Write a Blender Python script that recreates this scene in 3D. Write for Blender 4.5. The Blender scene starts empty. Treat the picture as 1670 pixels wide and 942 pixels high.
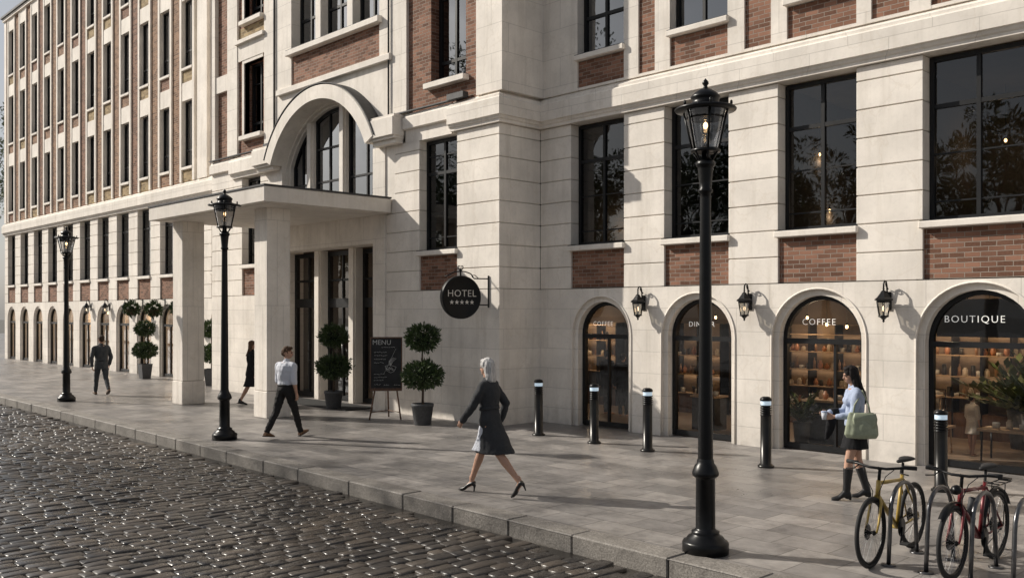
import bpy, bmesh, math, random
from mathutils import Vector, Matrix, Euler, noise
import numpy as np
R = math.radians; PI = math.pi
random.seed(7); rng = np.random.default_rng(7)
sc = bpy.context.scene
COL = sc.collection

# ------------------------------------------------------------------ camera
H = 2.4; YAW = math.atan2(1455, 1500)
cam = bpy.data.cameras.new('camera'); cam_o = bpy.data.objects.new('camera', cam); COL.objects.link(cam_o)
cam.sensor_width = 36; cam.lens = 36*1500/1670; cam.clip_end = 2000; cam.clip_start = .05
cam.shift_y = -(471-510)/1670
cam_o.location = (0, 0, H); cam_o.rotation_euler = (R(90), 0, R(90)-YAW)
sc.camera = cam_o

# ------------------------------------------------------------------ render setup
sc.view_settings.view_transform = 'Standard'; sc.view_settings.look = 'None'; sc.view_settings.exposure = 0
sc.cycles.use_denoising = True
sc.cycles.max_bounces = 8; sc.cycles.transparent_max_bounces = 16
sc.cycles.diffuse_bounces = 4; sc.cycles.glossy_bounces = 4
sc.cycles.sample_clamp_indirect = 4; sc.cycles.caustics_reflective = False; sc.cycles.caustics_refractive = False

SUN_AZ = 28.0; SUN_EL = 33.0
ldir = Vector((math.cos(R(SUN_AZ))*math.cos(R(SUN_EL)), math.sin(R(SUN_AZ))*math.cos(R(SUN_EL)), -math.sin(R(SUN_EL))))
sl = bpy.data.lights.new('sun', 'SUN'); sl.energy = 5.0; sl.angle = R(0.55); sl.color = (1.0, .93, .825)
so = bpy.data.objects.new('sun', sl); COL.objects.link(so); so.rotation_euler = ldir.to_track_quat('-Z', 'Y').to_euler(); so.location = (-30, -10, 30)
w = bpy.data.worlds.new('World'); sc.world = w; w.use_nodes = True
nt = w.node_tree; bg = nt.nodes['Background']
sky = nt.nodes.new('ShaderNodeTexSky'); sky.sky_type = 'NISHITA'; sky.sun_disc = False
sky.sun_elevation = R(SUN_EL); sky.sun_rotation = math.atan2(-ldir.x, -ldir.y); sky.dust_density = 2.2; sky.air_density = 1.0; sky.ozone_density = 1.0
hs = nt.nodes.new('ShaderNodeHueSaturation'); hs.inputs['Saturation'].default_value = .45
# thin clouds over the sky
tc = nt.nodes.new('ShaderNodeTexCoord'); nz = nt.nodes.new('ShaderNodeTexNoise'); nz.inputs['Scale'].default_value = 3.5; nz.inputs['Detail'].default_value = 8
mp = nt.nodes.new('ShaderNodeMapping'); mp.inputs['Scale'].default_value = (1, 1, 2.6)
cr = nt.nodes.new('ShaderNodeValToRGB'); cr.color_ramp.elements[0].position = .42; cr.color_ramp.elements[1].position = .68
mx = nt.nodes.new('ShaderNodeMixRGB'); mx.inputs['Color2'].default_value = (6.2, 6.2, 6.3, 1)
nt.links.new(tc.outputs['Generated'], mp.inputs['Vector']); nt.links.new(mp.outputs[0], nz.inputs['Vector']); nt.links.new(nz.outputs['Fac'], cr.inputs['Fac'])
cm = nt.nodes.new('ShaderNodeMath'); cm.operation = 'MULTIPLY'; cm.inputs[1].default_value = .6
nt.links.new(cr.outputs['Color'], cm.inputs[0]); nt.links.new(cm.outputs[0], mx.inputs['Fac'])
nt.links.new(sky.outputs[0], hs.inputs['Color']); nt.links.new(hs.outputs[0], mx.inputs['Color1']); nt.links.new(mx.outputs[0], bg.inputs['Color'])
bg.inputs['Strength'].default_value = .083

# ------------------------------------------------------------------ materials
class NT:
    def __init__(s, name):
        s.m = bpy.data.materials.new(name); s.m.use_nodes = True; s.t = s.m.node_tree; s.b = s.t.nodes['Principled BSDF']; s.out = s.t.nodes['Material Output']
        s.tc = s.t.nodes.new('ShaderNodeTexCoord')
    def n(s, ty, **kw):
        x = s.t.nodes.new('ShaderNode'+ty)
        for k, v in kw.items():
            if k in x.inputs: x.inputs[k].default_value = v
            else: setattr(x, k, v)
        return x
    def l(s, a, b): s.t.links.new(a, b)
    def noise(s, scale, detail=4, rough=.55, vec=None, stretch=None):
        x = s.n('TexNoise'); x.inputs['Scale'].default_value = scale; x.inputs['Detail'].default_value = detail; x.inputs['Roughness'].default_value = rough
        v = vec or s.tc.outputs['Object']
        if stretch:
            m = s.n('Mapping'); m.inputs['Scale'].default_value = stretch; s.l(v, m.inputs['Vector']); v = m.outputs[0]
        s.l(v, x.inputs['Vector']); return x.outputs['Fac']
    def ramp(s, f, a, b, ca=(0,0,0,1), cb=(1,1,1,1)):
        x = s.n('ValToRGB'); e = x.color_ramp.elements; e[0].position = a; e[1].position = b; e[0].color = ca; e[1].color = cb; s.l(f, x.inputs['Fac']); return x.outputs['Color']
    def mix(s, f, c1, c2, mode='MIX'):
        x = s.n('MixRGB', blend_type=mode)
        for k, v in (('Fac', f), ('Color1', c1), ('Color2', c2)):
            if hasattr(v, 'links'): s.l(v, x.inputs[k])
            else: x.inputs[k].default_value = v if k == 'Fac' else (*v[:3], 1)
        return x.outputs['Color']
    def math(s, op, a, b=0.0):
        x = s.n('Math', operation=op)
        for i, v in enumerate((a, b)):
            if hasattr(v, 'links'): s.l(v, x.inputs[i])
            else: x.inputs[i].default_value = v
        return x.outputs[0]
    def bump(s, h, strength=.3, dist=.01, prev=None):
        x = s.n('Bump'); x.inputs['Strength'].default_value = strength; x.inputs['Distance'].default_value = dist; s.l(h, x.inputs['Height'])
        if prev: s.l(prev, x.inputs['Normal'])
        return x.outputs['Normal']
    def wallvec(s, zoff=0., xoff=0.):
        sp = s.n('SeparateXYZ'); s.l(s.tc.outputs['Object'], sp.inputs[0])
        a = s.math('ADD', sp.outputs[0], sp.outputs[1]); a = s.math('ADD', a, xoff); z = s.math('ADD', sp.outputs[2], zoff)
        c = s.n('CombineXYZ'); s.l(a, c.inputs[0]); s.l(z, c.inputs[1]); return c.outputs[0]
    def brick(s, vec, c1, c2, cm_, w_, h_, mortar, smooth=.1, off=.5, bias=0.):
        x = s.n('TexBrick'); s.l(vec, x.inputs['Vector'])
        for k, v in (('Color1', c1), ('Color2', c2), ('Mortar', cm_)): x.inputs[k].default_value = (*v, 1)
        x.inputs['Scale'].default_value = 1; x.inputs['Brick Width'].default_value = w_; x.inputs['Row Height'].default_value = h_
        x.inputs['Mortar Size'].default_value = mortar; x.inputs['Mortar Smooth'].default_value = smooth; x.inputs['Bias'].default_value = bias; x.offset = off
        return x.outputs['Color'], x.outputs['Fac']
    def base(s, c):
        if hasattr(c, 'links'): s.l(c, s.b.inputs['Base Color'])
        else: s.b.inputs['Base Color'].default_value = (*c[:3], 1)
    def rough(s, r):
        if hasattr(r, 'links'): s.l(r, s.b.inputs['Roughness'])
        else: s.b.inputs['Roughness'].default_value = r
    def normal(s, n_): s.l(n_, s.b.inputs['Normal'])

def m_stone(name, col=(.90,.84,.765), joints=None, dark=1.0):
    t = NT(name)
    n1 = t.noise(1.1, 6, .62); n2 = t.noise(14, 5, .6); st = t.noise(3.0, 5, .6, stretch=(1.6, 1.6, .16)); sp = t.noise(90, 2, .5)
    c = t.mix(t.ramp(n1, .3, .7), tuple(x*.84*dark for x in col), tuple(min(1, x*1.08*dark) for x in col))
    c = t.mix(t.math('MULTIPLY', t.ramp(n2, .5, .75), .22), c, tuple(x*.66 for x in col))
    c = t.mix(t.math('MULTIPLY', t.ramp(st, .5, .85), .45), c, (col[0]*.55, col[1]*.52, col[2]*.47))
    vn = t.n('TexVoronoi', feature='DISTANCE_TO_EDGE'); vn.inputs['Scale'].default_value = 1.7
    nv = t.n('TexNoise'); nv.inputs['Scale'].default_value = 2.2; nv.inputs['Detail'].default_value = 5
    t.l(t.tc.outputs['Object'], nv.inputs['Vector'])
    mv = t.n('MixRGB'); mv.inputs['Fac'].default_value = .45; t.l(t.tc.outputs['Object'], mv.inputs['Color1']); t.l(nv.outputs['Color'], mv.inputs['Color2']); t.l(mv.outputs[0], vn.inputs['Vector'])
    vein = t.ramp(vn.outputs['Distance'], 0, .018, (1,1,1,1), (0,0,0,1))
    c = t.mix(t.math('MULTIPLY', vein, .16), c, (col[0]*.62, col[1]*.55, col[2]*.45))
    # grime near the ground
    spz = t.n('SeparateXYZ'); t.l(t.tc.outputs['Object'], spz.inputs[0])
    gz = t.n('MapRange'); gz.inputs['From Min'].default_value = 0.0; gz.inputs['From Max'].default_value = .55; gz.inputs['To Min'].default_value = .55; gz.inputs['To Max'].default_value = 0
    t.l(spz.outputs[2], gz.inputs['Value'])
    c = t.mix(t.math('MULTIPLY', gz.outputs[0], t.ramp(t.noise(5, 5), .3, .75)), c, tuple(x*.45 for x in col))
    h = t.math('ADD', t.math('MULTIPLY', n2, .5), t.math('MULTIPLY', sp, .3))
    nrm = t.bump(h, .25, .004)
    if joints:
        w_, h_, zo, tint = joints
        bc, bf = t.brick(t.wallvec(-zo), (1,1,1), (1-tint,)*3, (1,1,1), w_, h_, .006, .2)
        c = t.mix(1.0, c, bc, 'MULTIPLY'); c = t.mix(t.math('MULTIPLY', bf, .45), c, tuple(x*.38 for x in col))
        nrm = t.bump(t.math('SUBTRACT', 1.0, bf), .5, .006, nrm)
    t.base(c); t.rough(.78); t.normal(nrm); t.b.inputs['Specular IOR Level'].default_value = .25
    return t.m

def m_brick(name, a, b_, mort=(.42,.37,.31), zo=0):
    t = NT(name)
    v = t.wallvec(-zo); nw = t.n('TexNoise'); nw.inputs['Scale'].default_value = 9; t.l(v, nw.inputs['Vector'])
    mv = t.n('MixRGB'); mv.inputs['Fac'].default_value = .012; t.l(v, mv.inputs['Color1']); t.l(nw.outputs['Color'], mv.inputs['Color2'])
    bc, bf = t.brick(mv.outputs[0], a, b_, mort, .225, .0765, .0065, .25, bias=-.1)
    bc2, bf2 = t.brick(mv.outputs[0], (.55,)*3, (1.35,)*3, (1,1,1), .225, .0765, .0065, .2, bias=.25)
    c = t.mix(1, bc, bc2, 'MULTIPLY')
    n1 = t.noise(30, 5); n2 = t.noise(1.5, 4)
    c = t.mix(t.math('MULTIPLY', t.ramp(n1, .45, .8), .45), c, tuple(min(1,x*1.45+.02) for x in a))
    c = t.mix(t.math('MULTIPLY', t.ramp(n2, .5, .8), .35), c, tuple(x*.5 for x in a))
    t.base(c); t.rough(.85); hgt = t.math('ADD', t.math('SUBTRACT', 1.0, bf), t.math('MULTIPLY', n1, .35))
    t.normal(t.bump(hgt, .8, .009)); t.b.inputs['Specular IOR Level'].default_value = .2
    return t.m

def m_plain(name, col, rough=.5, metal=0., nscale=30, var=.15, bump=.1, coat=0., spec=.5, rvar=.0, stretch=None):
    t = NT(name); n1 = t.noise(nscale, 4, stretch=stretch)
    t.base(t.mix(t.ramp(n1, .3, .7), tuple(x*(1-var) for x in col), tuple(min(1, x*(1+var)) for x in col)))
    if rvar: t.rough(t.math('ADD', t.math('MULTIPLY', t.noise(nscale*.4, 5), rvar), rough-rvar/2))
    else: t.rough(rough)
    t.b.inputs['Metallic'].default_value = metal; t.b.inputs['Coat Weight'].default_value = coat; t.b.inputs['Specular IOR Level'].default_value = spec
    if bump: t.normal(t.bump(n1, bump, .004))
    return t.m

def m_glass(name, tint=.35, lo=.06, hi=.7, rip=.0, col=(1,1,1)):
    t = NT(name); t.t.nodes.remove(t.b)
    tr = t.n('BsdfTransparent'); tr.inputs['Color'].default_value = (tint*col[0], tint*col[1], tint*col[2], 1)
    gl = t.n('BsdfGlossy'); gl.inputs['Roughness'].default_value = .015; gl.inputs['Color'].default_value = (.93,.96,1,1)
    lw = t.n('LayerWeight'); lw.inputs['Blend'].default_value = .5; pw = t.math('POWER', lw.outputs['Facing'], 3.2)
    mr = t.n('MapRange'); mr.inputs['To Min'].default_value = lo; mr.inputs['To Max'].default_value = hi; t.l(pw, mr.inputs['Value'])
    if rip:
        n1 = t.noise(.9, 2); t.l(t.bump(n1, rip, .02), gl.inputs['Normal'])
    ms = t.n('MixShader'); t.l(mr.outputs[0], ms.inputs[0]); t.l(tr.outputs[0], ms.inputs[1]); t.l(gl.outputs[0], ms.inputs[2]); t.l(ms.outputs[0], t.out.inputs['Surface'])
    return t.m

def m_emit(name, col, s):
    t = NT(name); t.base(col); t.b.inputs['Emission Color'].default_value = (*col, 1); t.b.inputs['Emission Strength'].default_value = s; return t.m

def m_leaf(name, a, b_):
    t = NT(name); oi = t.n('Attribute', attribute_name='tint'); n1 = t.noise(2.5, 3)
    f = t.math('ADD', t.math('MULTIPLY', oi.outputs['Fac'], .6), t.math('MULTIPLY', n1, .4))
    t.base(t.mix(t.ramp(f, .15, .85), a, b_)); t.rough(.45); t.b.inputs['Specular IOR Level'].default_value = .4
    if 'Subsurface Weight' in t.b.inputs: pass
    return t.m

M = {}
M['stone'] = m_stone('limestone')
M['ashlar'] = m_stone('limestone_ashlar', joints=(1.36, .43, 2.92-.43*7, .07))
M['block'] = m_stone('limestone_upper', joints=(1.05, .62, .5, .05))
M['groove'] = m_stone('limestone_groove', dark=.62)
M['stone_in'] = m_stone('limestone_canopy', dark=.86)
M['brick'] = m_brick('red_brick', (.175,.088,.058), (.255,.135,.092), mort=(.34,.295,.25))
M['brick2'] = m_brick('ochre_brick', (.27,.19,.10), (.36,.27,.15), mort=(.40,.35,.26))
M['brick3'] = m_brick('brown_brick', (.21,.115,.07), (.29,.17,.105), mort=(.42,.37,.31))
M['panel_in'] = m_plain('shelf_back', (.22,.16,.11), .8, nscale=6)
M['frame'] = m_plain('black_window_frame', (.007,.0075,.009), .5, 0, 8, .3, .0, rvar=.2, spec=.35)
M['flash'] = m_plain('lead_flashing', (.05,.05,.052), .55, .3, 6, .3, .1)
M['iron'] = m_plain('black_cast_iron', (.0035,.0037,.0045), .32, 0, 14, .35, .08, coat=.0, rvar=.2, spec=.3)
M['glass'] = m_glass('window_glass', .35, .07, .8, .25)
M['glass_sky'] = m_glass('upper_window_glass', .15, .20, .9, .25)
M['shop_glass'] = m_glass('shop_glass', .80, .045, .7, .12)
M['lamp_glass'] = m_glass('lantern_glass', .82, .12, .9, 0)
M['bulb'] = m_emit('warm_bulb', (1, .62, .28), 9)
M['bulb_dim'] = m_emit('warm_bulb_dim', (1, .75, .5), 3.5)
M['led'] = m_emit('bollard_light', (.5, .62, .72), .55)
M['white'] = m_emit('white_letter_added_glow', (.8,.79,.76), .35)  # unlit shop letters, faint emission added so the white reads brighter
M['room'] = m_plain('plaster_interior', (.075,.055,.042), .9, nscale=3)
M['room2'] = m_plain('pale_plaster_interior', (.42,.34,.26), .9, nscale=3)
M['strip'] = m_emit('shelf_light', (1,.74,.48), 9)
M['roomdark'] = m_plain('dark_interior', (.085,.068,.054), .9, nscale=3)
M['roomfloor'] = m_plain('timber_floor', (.30,.22,.16), .4, nscale=4, stretch=(1,8,1))
M['wood'] = m_plain('brown_wood', (.12,.06,.032), .55, nscale=20, var=.35, stretch=(1,1,.15))
M['woodlight'] = m_plain('oak', (.40,.27,.16), .55, nscale=20, var=.2, stretch=(1,6,1))
M['pot'] = m_plain('grey_planter', (.062,.064,.068), .6, nscale=20, var=.2, bump=.2)
M['soil'] = m_plain('soil', (.03,.022,.016), .95, nscale=60, var=.5, bump=.8)
M['leaf'] = m_leaf('box_leaf', (.016,.036,.012), (.085,.125,.045))
M['leaf2'] = m_leaf('tree_leaf', (.025,.05,.014), (.12,.15,.05))
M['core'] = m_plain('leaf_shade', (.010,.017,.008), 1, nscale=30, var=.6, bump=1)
M['bark'] = m_plain('bark', (.10,.07,.05), .9, nscale=30, var=.4, bump=.8, stretch=(1,1,.2))
M['skin'] = m_plain('skin', (.46,.27,.19), .5, nscale=25, var=.06, bump=.03)
M['skin_dark'] = m_plain('skin_in_nylons', (.30,.165,.11), .42, nscale=25, var=.06, bump=.02)
M['steel'] = m_plain('galvanised_steel', (.13,.13,.135), .30, .9, 20, .2, .05, rvar=.2)
M['rubber'] = m_plain('rubber', (.012,.012,.013), .75, nscale=60, bump=.2)
M['alloy'] = m_plain('alloy', (.55,.55,.56), .3, 1, 20, .1, 0)
M['yellow'] = m_plain('yellow_paint', (.40,.27,.055), .4, .1, 10, .12, .0, coat=.5)
M['red'] = m_plain('red_paint', (.15,.010,.014), .32, .1, 10, .12, .0, coat=.5)
M['chalkboard'] = m_plain('chalkboard', (.02,.021,.022), .8, nscale=5, var=.5)
M['chalk'] = m_plain('chalk', (.6,.6,.58), .95, nscale=120, var=.4)
M['mat'] = m_plain('door_mat', (.014,.014,.014), .95, nscale=200, var=.4, bump=.6)

# pavement
def m_paving():
    t = NT('paving_stone'); 
    ob = t.tc.outputs['Object']
    nw = t.n('TexNoise'); nw.inputs['Scale'].default_value = 3; nw.inputs['Detail'].default_value = 3; t.l(ob, nw.inputs['Vector'])
    mv = t.n('MixRGB'); mv.inputs['Fac'].default_value = .012; t.l(ob, mv.inputs['Color1']); t.l(nw.outputs['Color'], mv.inputs['Color2'])
    bc, bf = t.brick(mv.outputs[0], (.70,.70,.71), (1.16,1.14,1.12), (.8,.8,.8), .62, .45, .005, .3)
    n1 = t.noise(2.2, 7, .65); n2 = t.noise(11, 6, .65); n3 = t.noise(70, 3)
    c = t.mix(t.ramp(n1, .32, .68), (.150,.142,.137), (.335,.318,.305))
    c = t.mix(t.math('MULTIPLY', t.ramp(n2, .45, .72), .4), c, (.46,.43,.40))
    c = t.mix(1, c, bc, 'MULTIPLY'); c = t.mix(t.math('MULTIPLY', bf, .75), c, (.045,.04,.035))
    c = t.mix(t.math('MULTIPLY', t.ramp(t.noise(.45, 5), .5, .75), .42), c, (.17,.155,.145))
    wet = t.ramp(t.noise(.33, 6, .6, stretch=(1,1.7,1)), .46, .60); c = t.mix(t.math('MULTIPLY', wet, .42), c, (.12,.112,.108))
    t.base(c); t.rough(t.math('SUBTRACT', t.math('ADD', t.math('MULTIPLY', n2, .4), .28), t.math('MULTIPLY', wet, .16))); t.b.inputs['Specular IOR Level'].default_value = .5
    h = t.math('ADD', t.math('MULTIPLY', n1, .8), t.math('ADD', t.math('MULTIPLY', n2, .5), t.math('MULTIPLY', n3, .12)))
    t.normal(t.bump(t.math('SUBTRACT', 1.0, bf), .8, .006, t.bump(h, .5, .012)))
    return t.m
M['paving'] = m_paving()
def m_granite(name, a, b_, rg=.7):
    t = NT(name); n1 = t.noise(55, 4, .7); n2 = t.noise(3, 5); n3 = t.noise(16, 4)
    c = t.mix(t.ramp(n1, .35, .65), a, b_); c = t.mix(t.math('MULTIPLY', t.ramp(n2, .4, .7), .5), c, tuple(x*.55 for x in a))
    t.base(c); t.rough(rg); t.normal(t.bump(t.math('ADD', n3, t.math('MULTIPLY', n1, .4)), .8, .012)); return t.m
M['kerb'] = m_granite('granite_kerb', (.145,.13,.115), (.35,.325,.295))
def m_cobble():
    t = NT('wet_cobble'); at = t.n('Attribute', attribute_name='tint'); n1 = t.noise(28, 5, .65); n2 = t.noise(.8, 4)
    c = t.mix(at.outputs['Fac'], (.017,.0155,.016), (.118,.094,.073)); c = t.mix(t.math('MULTIPLY', t.ramp(n1, .45, .75), .5), c, (.12,.105,.09))
    c = t.mix(t.math('MULTIPLY', t.ramp(n2, .45, .7), .6), c, (.018,.017,.018))
    t.base(c); t.rough(t.math('ADD', t.math('MULTIPLY', t.ramp(n1, .3, .8), .22), t.mix(t.ramp(t.noise(.55, 5, .6), .46, .66), (.17,)*3, (.36,)*3))); t.b.inputs['Specular IOR Level'].default_value = .55
    t.b.inputs['Coat Weight'].default_value = .06; t.b.inputs['Coat Roughness'].default_value = .3
    t.normal(t.bump(n1, .5, .006)); return t.m
M['cobble'] = m_cobble()
M['grout'] = m_plain('wet_grit', (.030,.026,.022), .28, nscale=60, var=.5, bump=.8)
M['earth'] = m_plain('ground', (.10,.095,.085), .9, nscale=2, var=.3)

# ------------------------------------------------------------------ mesh builder
class MB:
    def __init__(s): s.v = []; s.f = []; s.mi = []; s.sm = []
    def add(s, vs, fs, mi=0, smooth=False):
        o = len(s.v); s.v += [tuple(p) for p in vs]; s.f += [tuple(i+o for i in f) for f in fs]; s.mi += [mi]*len(fs); s.sm += [smooth]*len(fs); return s
    def box(s, x0, x1, y0, y1, z0, z1, mi=0, b=0.):
        if b <= 0:
            vs = [(x,y,z) for x in (x0,x1) for y in (y0,y1) for z in (z0,z1)]
            return s.add(vs, [(0,1,3,2),(4,6,7,5),(0,4,5,1),(2,3,7,6),(0,2,6,4),(1,5,7,3)], mi)
        b = min(b, (x1-x0)*.49, (y1-y0)*.49, (z1-z0)*.49)
        lo = (x0,y0,z0); hi = (x1,y1,z1); vs = []; idx = {}
        for cx in (0,1):
            for cy in (0,1):
                for cz in (0,1):
                    c = (cx,cy,cz)
                    for ax in range(3):
                        p = [ (hi[k] if c[k] else lo[k]) + ((-b if c[k] else b) if k != ax else 0) for k in range(3)]
                        idx[(c,ax)] = len(vs); vs.append(p)
        fs = []
        for ax in range(3):
            o1, o2 = [k for k in range(3) if k != ax]
            for sd in (0,1):
                q = []
                for a_, b_ in ((0,0),(1,0),(1,1),(0,1)):
                    c = [0,0,0]; c[ax] = sd; c[o1] = a_; c[o2] = b_; q.append(idx[(tuple(c),ax)])
                fs.append(tuple(q))
            for a_ in (0,1):
                for b_ in (0,1):
                    c0 = [0,0,0]; c0[o1] = a_; c0[o2] = b_; c1 = list(c0); c1[ax] = 1
                    fs.append((idx[(tuple(c0),o1)], idx[(tuple(c1),o1)], idx[(tuple(c1),o2)], idx[(tuple(c0),o2)]))
        for cx in (0,1):
            for cy in (0,1):
                for cz in (0,1): fs.append(tuple(idx[((cx,cy,cz),a)] for a in range(3)))
        return s.add(vs, fs, mi)
    def tube(s, pts, r, n=8, mi=0, caps=True, closed=False):
        pts = [Vector(p) for p in pts]; N = len(pts); rs = r if isinstance(r, (list, tuple)) else [r]*N
        vs = []; prev = None
        for i, p in enumerate(pts):
            if closed: t = pts[(i+1) % N]-pts[i-1]
            else: t = pts[min(i+1, N-1)]-pts[max(i-1, 0)]
            t.normalize()
            if prev is None:
                a = Vector((0,0,1)) if abs(t.z) < .9 else Vector((1,0,0)); u = t.cross(a).normalized()
            else: u = (prev-t*prev.dot(t)).normalized()
            prev = u; v = t.cross(u)
            for k in range(n):
                an = 2*PI*k/n; vs.append(p+(u*math.cos(an)+v*math.sin(an))*rs[i])
        fs = []
        for i in range(N if closed else N-1):
            j = (i+1) % N
            for k in range(n): fs.append((i*n+k, i*n+(k+1) % n, j*n+(k+1) % n, j*n+k))
        s.add(vs, fs, mi, True)
        if caps and not closed:
            o = len(s.v)-len(vs); s.f += [tuple(o+k for k in range(n))[::-1], tuple(o+(N-1)*n+k for k in range(n))]; s.mi += [mi]*2; s.sm += [False]*2
        return s
    def lathe(s, prof, c=(0,0,0), n=24, mi=0, axis='z', smooth=True, rot=0):
        vs = []; fs = []
        for (r, h) in prof:
            for k in range(n):
                an = 2*PI*(k+rot)/n; a, b_ = max(r, 1e-4)*math.cos(an), max(r, 1e-4)*math.sin(an)
                p = (a, b_, h) if axis == 'z' else ((h, a, b_) if axis == 'x' else (a, h, b_))
                vs.append((p[0]+c[0], p[1]+c[1], p[2]+c[2]))
        for i in range(len(prof)-1):
            for k in range(n): fs.append((i*n+k, i*n+(k+1) % n, (i+1)*n+(k+1) % n, (i+1)*n+k))
        return s.add(vs, fs, mi, smooth)
    def loft(s, rings, n=14, mi=0, smooth=True):
        """rings: (center, U, V) ellipse half-axis vectors; closed at both ends"""
        vs = []; fs = []
        for c, U, V in rings:
            c = Vector(c); U = Vector(U); V = Vector(V)
            for k in range(n):
                an = 2*PI*k/n; vs.append(c+U*math.cos(an)+V*math.sin(an))
        N = len(rings)
        for i in range(N-1):
            for k in range(n): fs.append((i*n+k, i*n+(k+1) % n, (i+1)*n+(k+1) % n, (i+1)*n+k))
        fs.append(tuple(range(n))[::-1]); fs.append(tuple((N-1)*n+k for k in range(n)))
        return s.add(vs, fs, mi, smooth)
    def bone(s, A, B, prof, side=(1,0,0), n=14, mi=0, ends=True):
        """tapered limb: prof = [(t, ru, rv)], rounded ends"""
        A = Vector(A); B = Vector(B); t = (B-A); L = t.length; t.normalize(); S = Vector(side); S = (S-t*S.dot(t)).normalized(); W = t.cross(S)
        rings = []
        if ends:
            r0 = min(prof[0][1], prof[0][2])
            for a in (75, 45, 20): rings.append((A+t*(prof[0][0]*L)-t*(r0*math.sin(R(a))), S*prof[0][1]*math.cos(R(a)), W*prof[0][2]*math.cos(R(a))))
        for q, ru, rv in prof: rings.append((A+t*(q*L), S*ru, W*rv))
        if ends:
            r0 = min(prof[-1][1], prof[-1][2])
            for a in (20, 45, 75): rings.append((A+t*(prof[-1][0]*L)+t*(r0*math.sin(R(a))), S*prof[-1][1]*math.cos(R(a)), W*prof[-1][2]*math.cos(R(a))))
        return s.loft(rings, n, mi)
    def ell(s, c, rx, ry, rz, rot=None, n=14, m=8, mi=0):
        Rm = Euler(rot).to_matrix() if rot else Matrix.Identity(3); c = Vector(c); rings = []
        for i in range(m+1):
            a = -PI/2+PI*i/m; a = max(min(a, PI/2-.08), -PI/2+.08)
            rings.append((c+Rm@Vector((0,0,rz*math.sin(a))), Rm@Vector((rx*math.cos(a),0,0)), Rm@Vector((0,ry*math.cos(a),0))))
        return s.loft(rings, n, mi)
    def prism(s, poly, y0, y1, mi=0, axis='y'):
        """polygon in (a,z) extruded between y0 and y1"""
        n = len(poly); f = (lambda a, z, y: (a, y, z)) if axis == 'y' else (lambda a, z, y: (y, a, z))
        vs = [f(a, z, y0) for a, z in poly]+[f(a, z, y1) for a, z in poly]
        return s.add(vs, [tuple(range(n)), tuple(range(n, 2*n))[::-1]]+[(i, (i+1) % n, n+(i+1) % n, n+i) for i in range(n)], mi)
    def mesh(s, name, mats):
        me = bpy.data.meshes.new(name); me.from_pydata(s.v, [], s.f)
        for m in (mats if isinstance(mats, (list, tuple)) else [mats]): me.materials.append(m)
        me.polygons.foreach_set('material_index', s.mi); me.polygons.foreach_set('use_smooth', s.sm); me.update()
        bm = bmesh.new(); bm.from_mesh(me); bmesh.ops.recalc_face_normals(bm, faces=bm.faces); bm.to_mesh(me); bm.free()
        return me
    def build(s, name, mats, parent=None, **kw):
        return link(name, s.mesh(name, mats), parent, **kw)

def link(name, data, parent=None, loc=None, rot=None, kind=None, label=None, cat=None, group=None):
    o = bpy.data.objects.new(name, data); COL.objects.link(o); o.parent = parent
    if loc is not None: o.location = loc
    if rot is not None: o.rotation_euler = rot
    tag(o, label, cat, group, kind); return o
def tag(o, label=None, cat=None, group=None, kind=None):
    if label: o['label'] = label
    if cat: o['category'] = cat
    if group: o['group'] = group
    if kind: o['kind'] = kind
    return o
def thing(name, label, cat, loc=(0,0,0), rz=0., group=None):
    o = bpy.data.objects.new(name, None); COL.objects.link(o); o.location = loc; o.rotation_euler = (0,0,rz); o.empty_display_size = .2
    return tag(o, label, cat, group)
def dup(root, loc=None, rz=None, label=None, group=None, scale=None):
    kids = {}
    for o in COL.objects:
        if o.parent: kids.setdefault(o.parent.name, []).append(o)
    def cp(o, par):
        c = o.copy(); COL.objects.link(c); c.parent = par
        for ch in kids.get(o.name, []): cp(ch, c)
        return c
    c = cp(root, None)
    if loc is not None: c.location = loc
    if rz is not None: c.rotation_euler = (0,0,rz)
    if scale is not None: c.scale = (scale,)*3
    if label: c['label'] = label
    if group: c['group'] = group
    return c
def remesh(mb, name, mats, voxel=.01, smooth=3, parent=None, label=None, fold=0., fscale=9., fstretch=(1,1,.5), seed=0, **kw):
    me = mb.mesh(name+'_src', mats); o = bpy.data.objects.new(name+'_src', me); COL.objects.link(o)
    md = o.modifiers.new('r', 'REMESH'); md.mode = 'VOXEL'; md.voxel_size = voxel; md.use_smooth_shade = True
    ms = o.modifiers.new('s', 'SMOOTH'); ms.iterations = smooth; ms.factor = .5
    dg = bpy.context.evaluated_depsgraph_get(); ev = o.evaluated_get(dg); me2 = bpy.data.meshes.new_from_object(ev)
    COL.objects.unlink(o); bpy.data.objects.remove(o); bpy.data.meshes.remove(me)
    me2.name = name
    if fold:
        nv = len(me2.vertices); co = np.empty(nv*3, 'f'); no = np.empty(nv*3, 'f'); me2.vertices.foreach_get('co', co); me2.vertices.foreach_get('normal', no)
        co = co.reshape(-1, 3); no = no.reshape(-1, 3)
        d = np.array([noise.noise(Vector((p[0]*fscale*fstretch[0]+seed, p[1]*fscale*fstretch[1], p[2]*fscale*fstretch[2])))+.5*noise.noise(Vector((p[0]*fscale*2+seed, p[1]*fscale*2, p[2]*fscale*1.3))) for p in co])
        co += no*(d*fold)[:, None]; me2.vertices.foreach_set('co', co.ravel())
    me2.polygons.foreach_set('use_smooth', [True]*len(me2.polygons)); me2.update()
    if not me2.materials:
        for m in (mats if isinstance(mats, (list, tuple)) else [mats]): me2.materials.append(m)
    return link(name, me2, parent, label=label, **kw)
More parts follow.
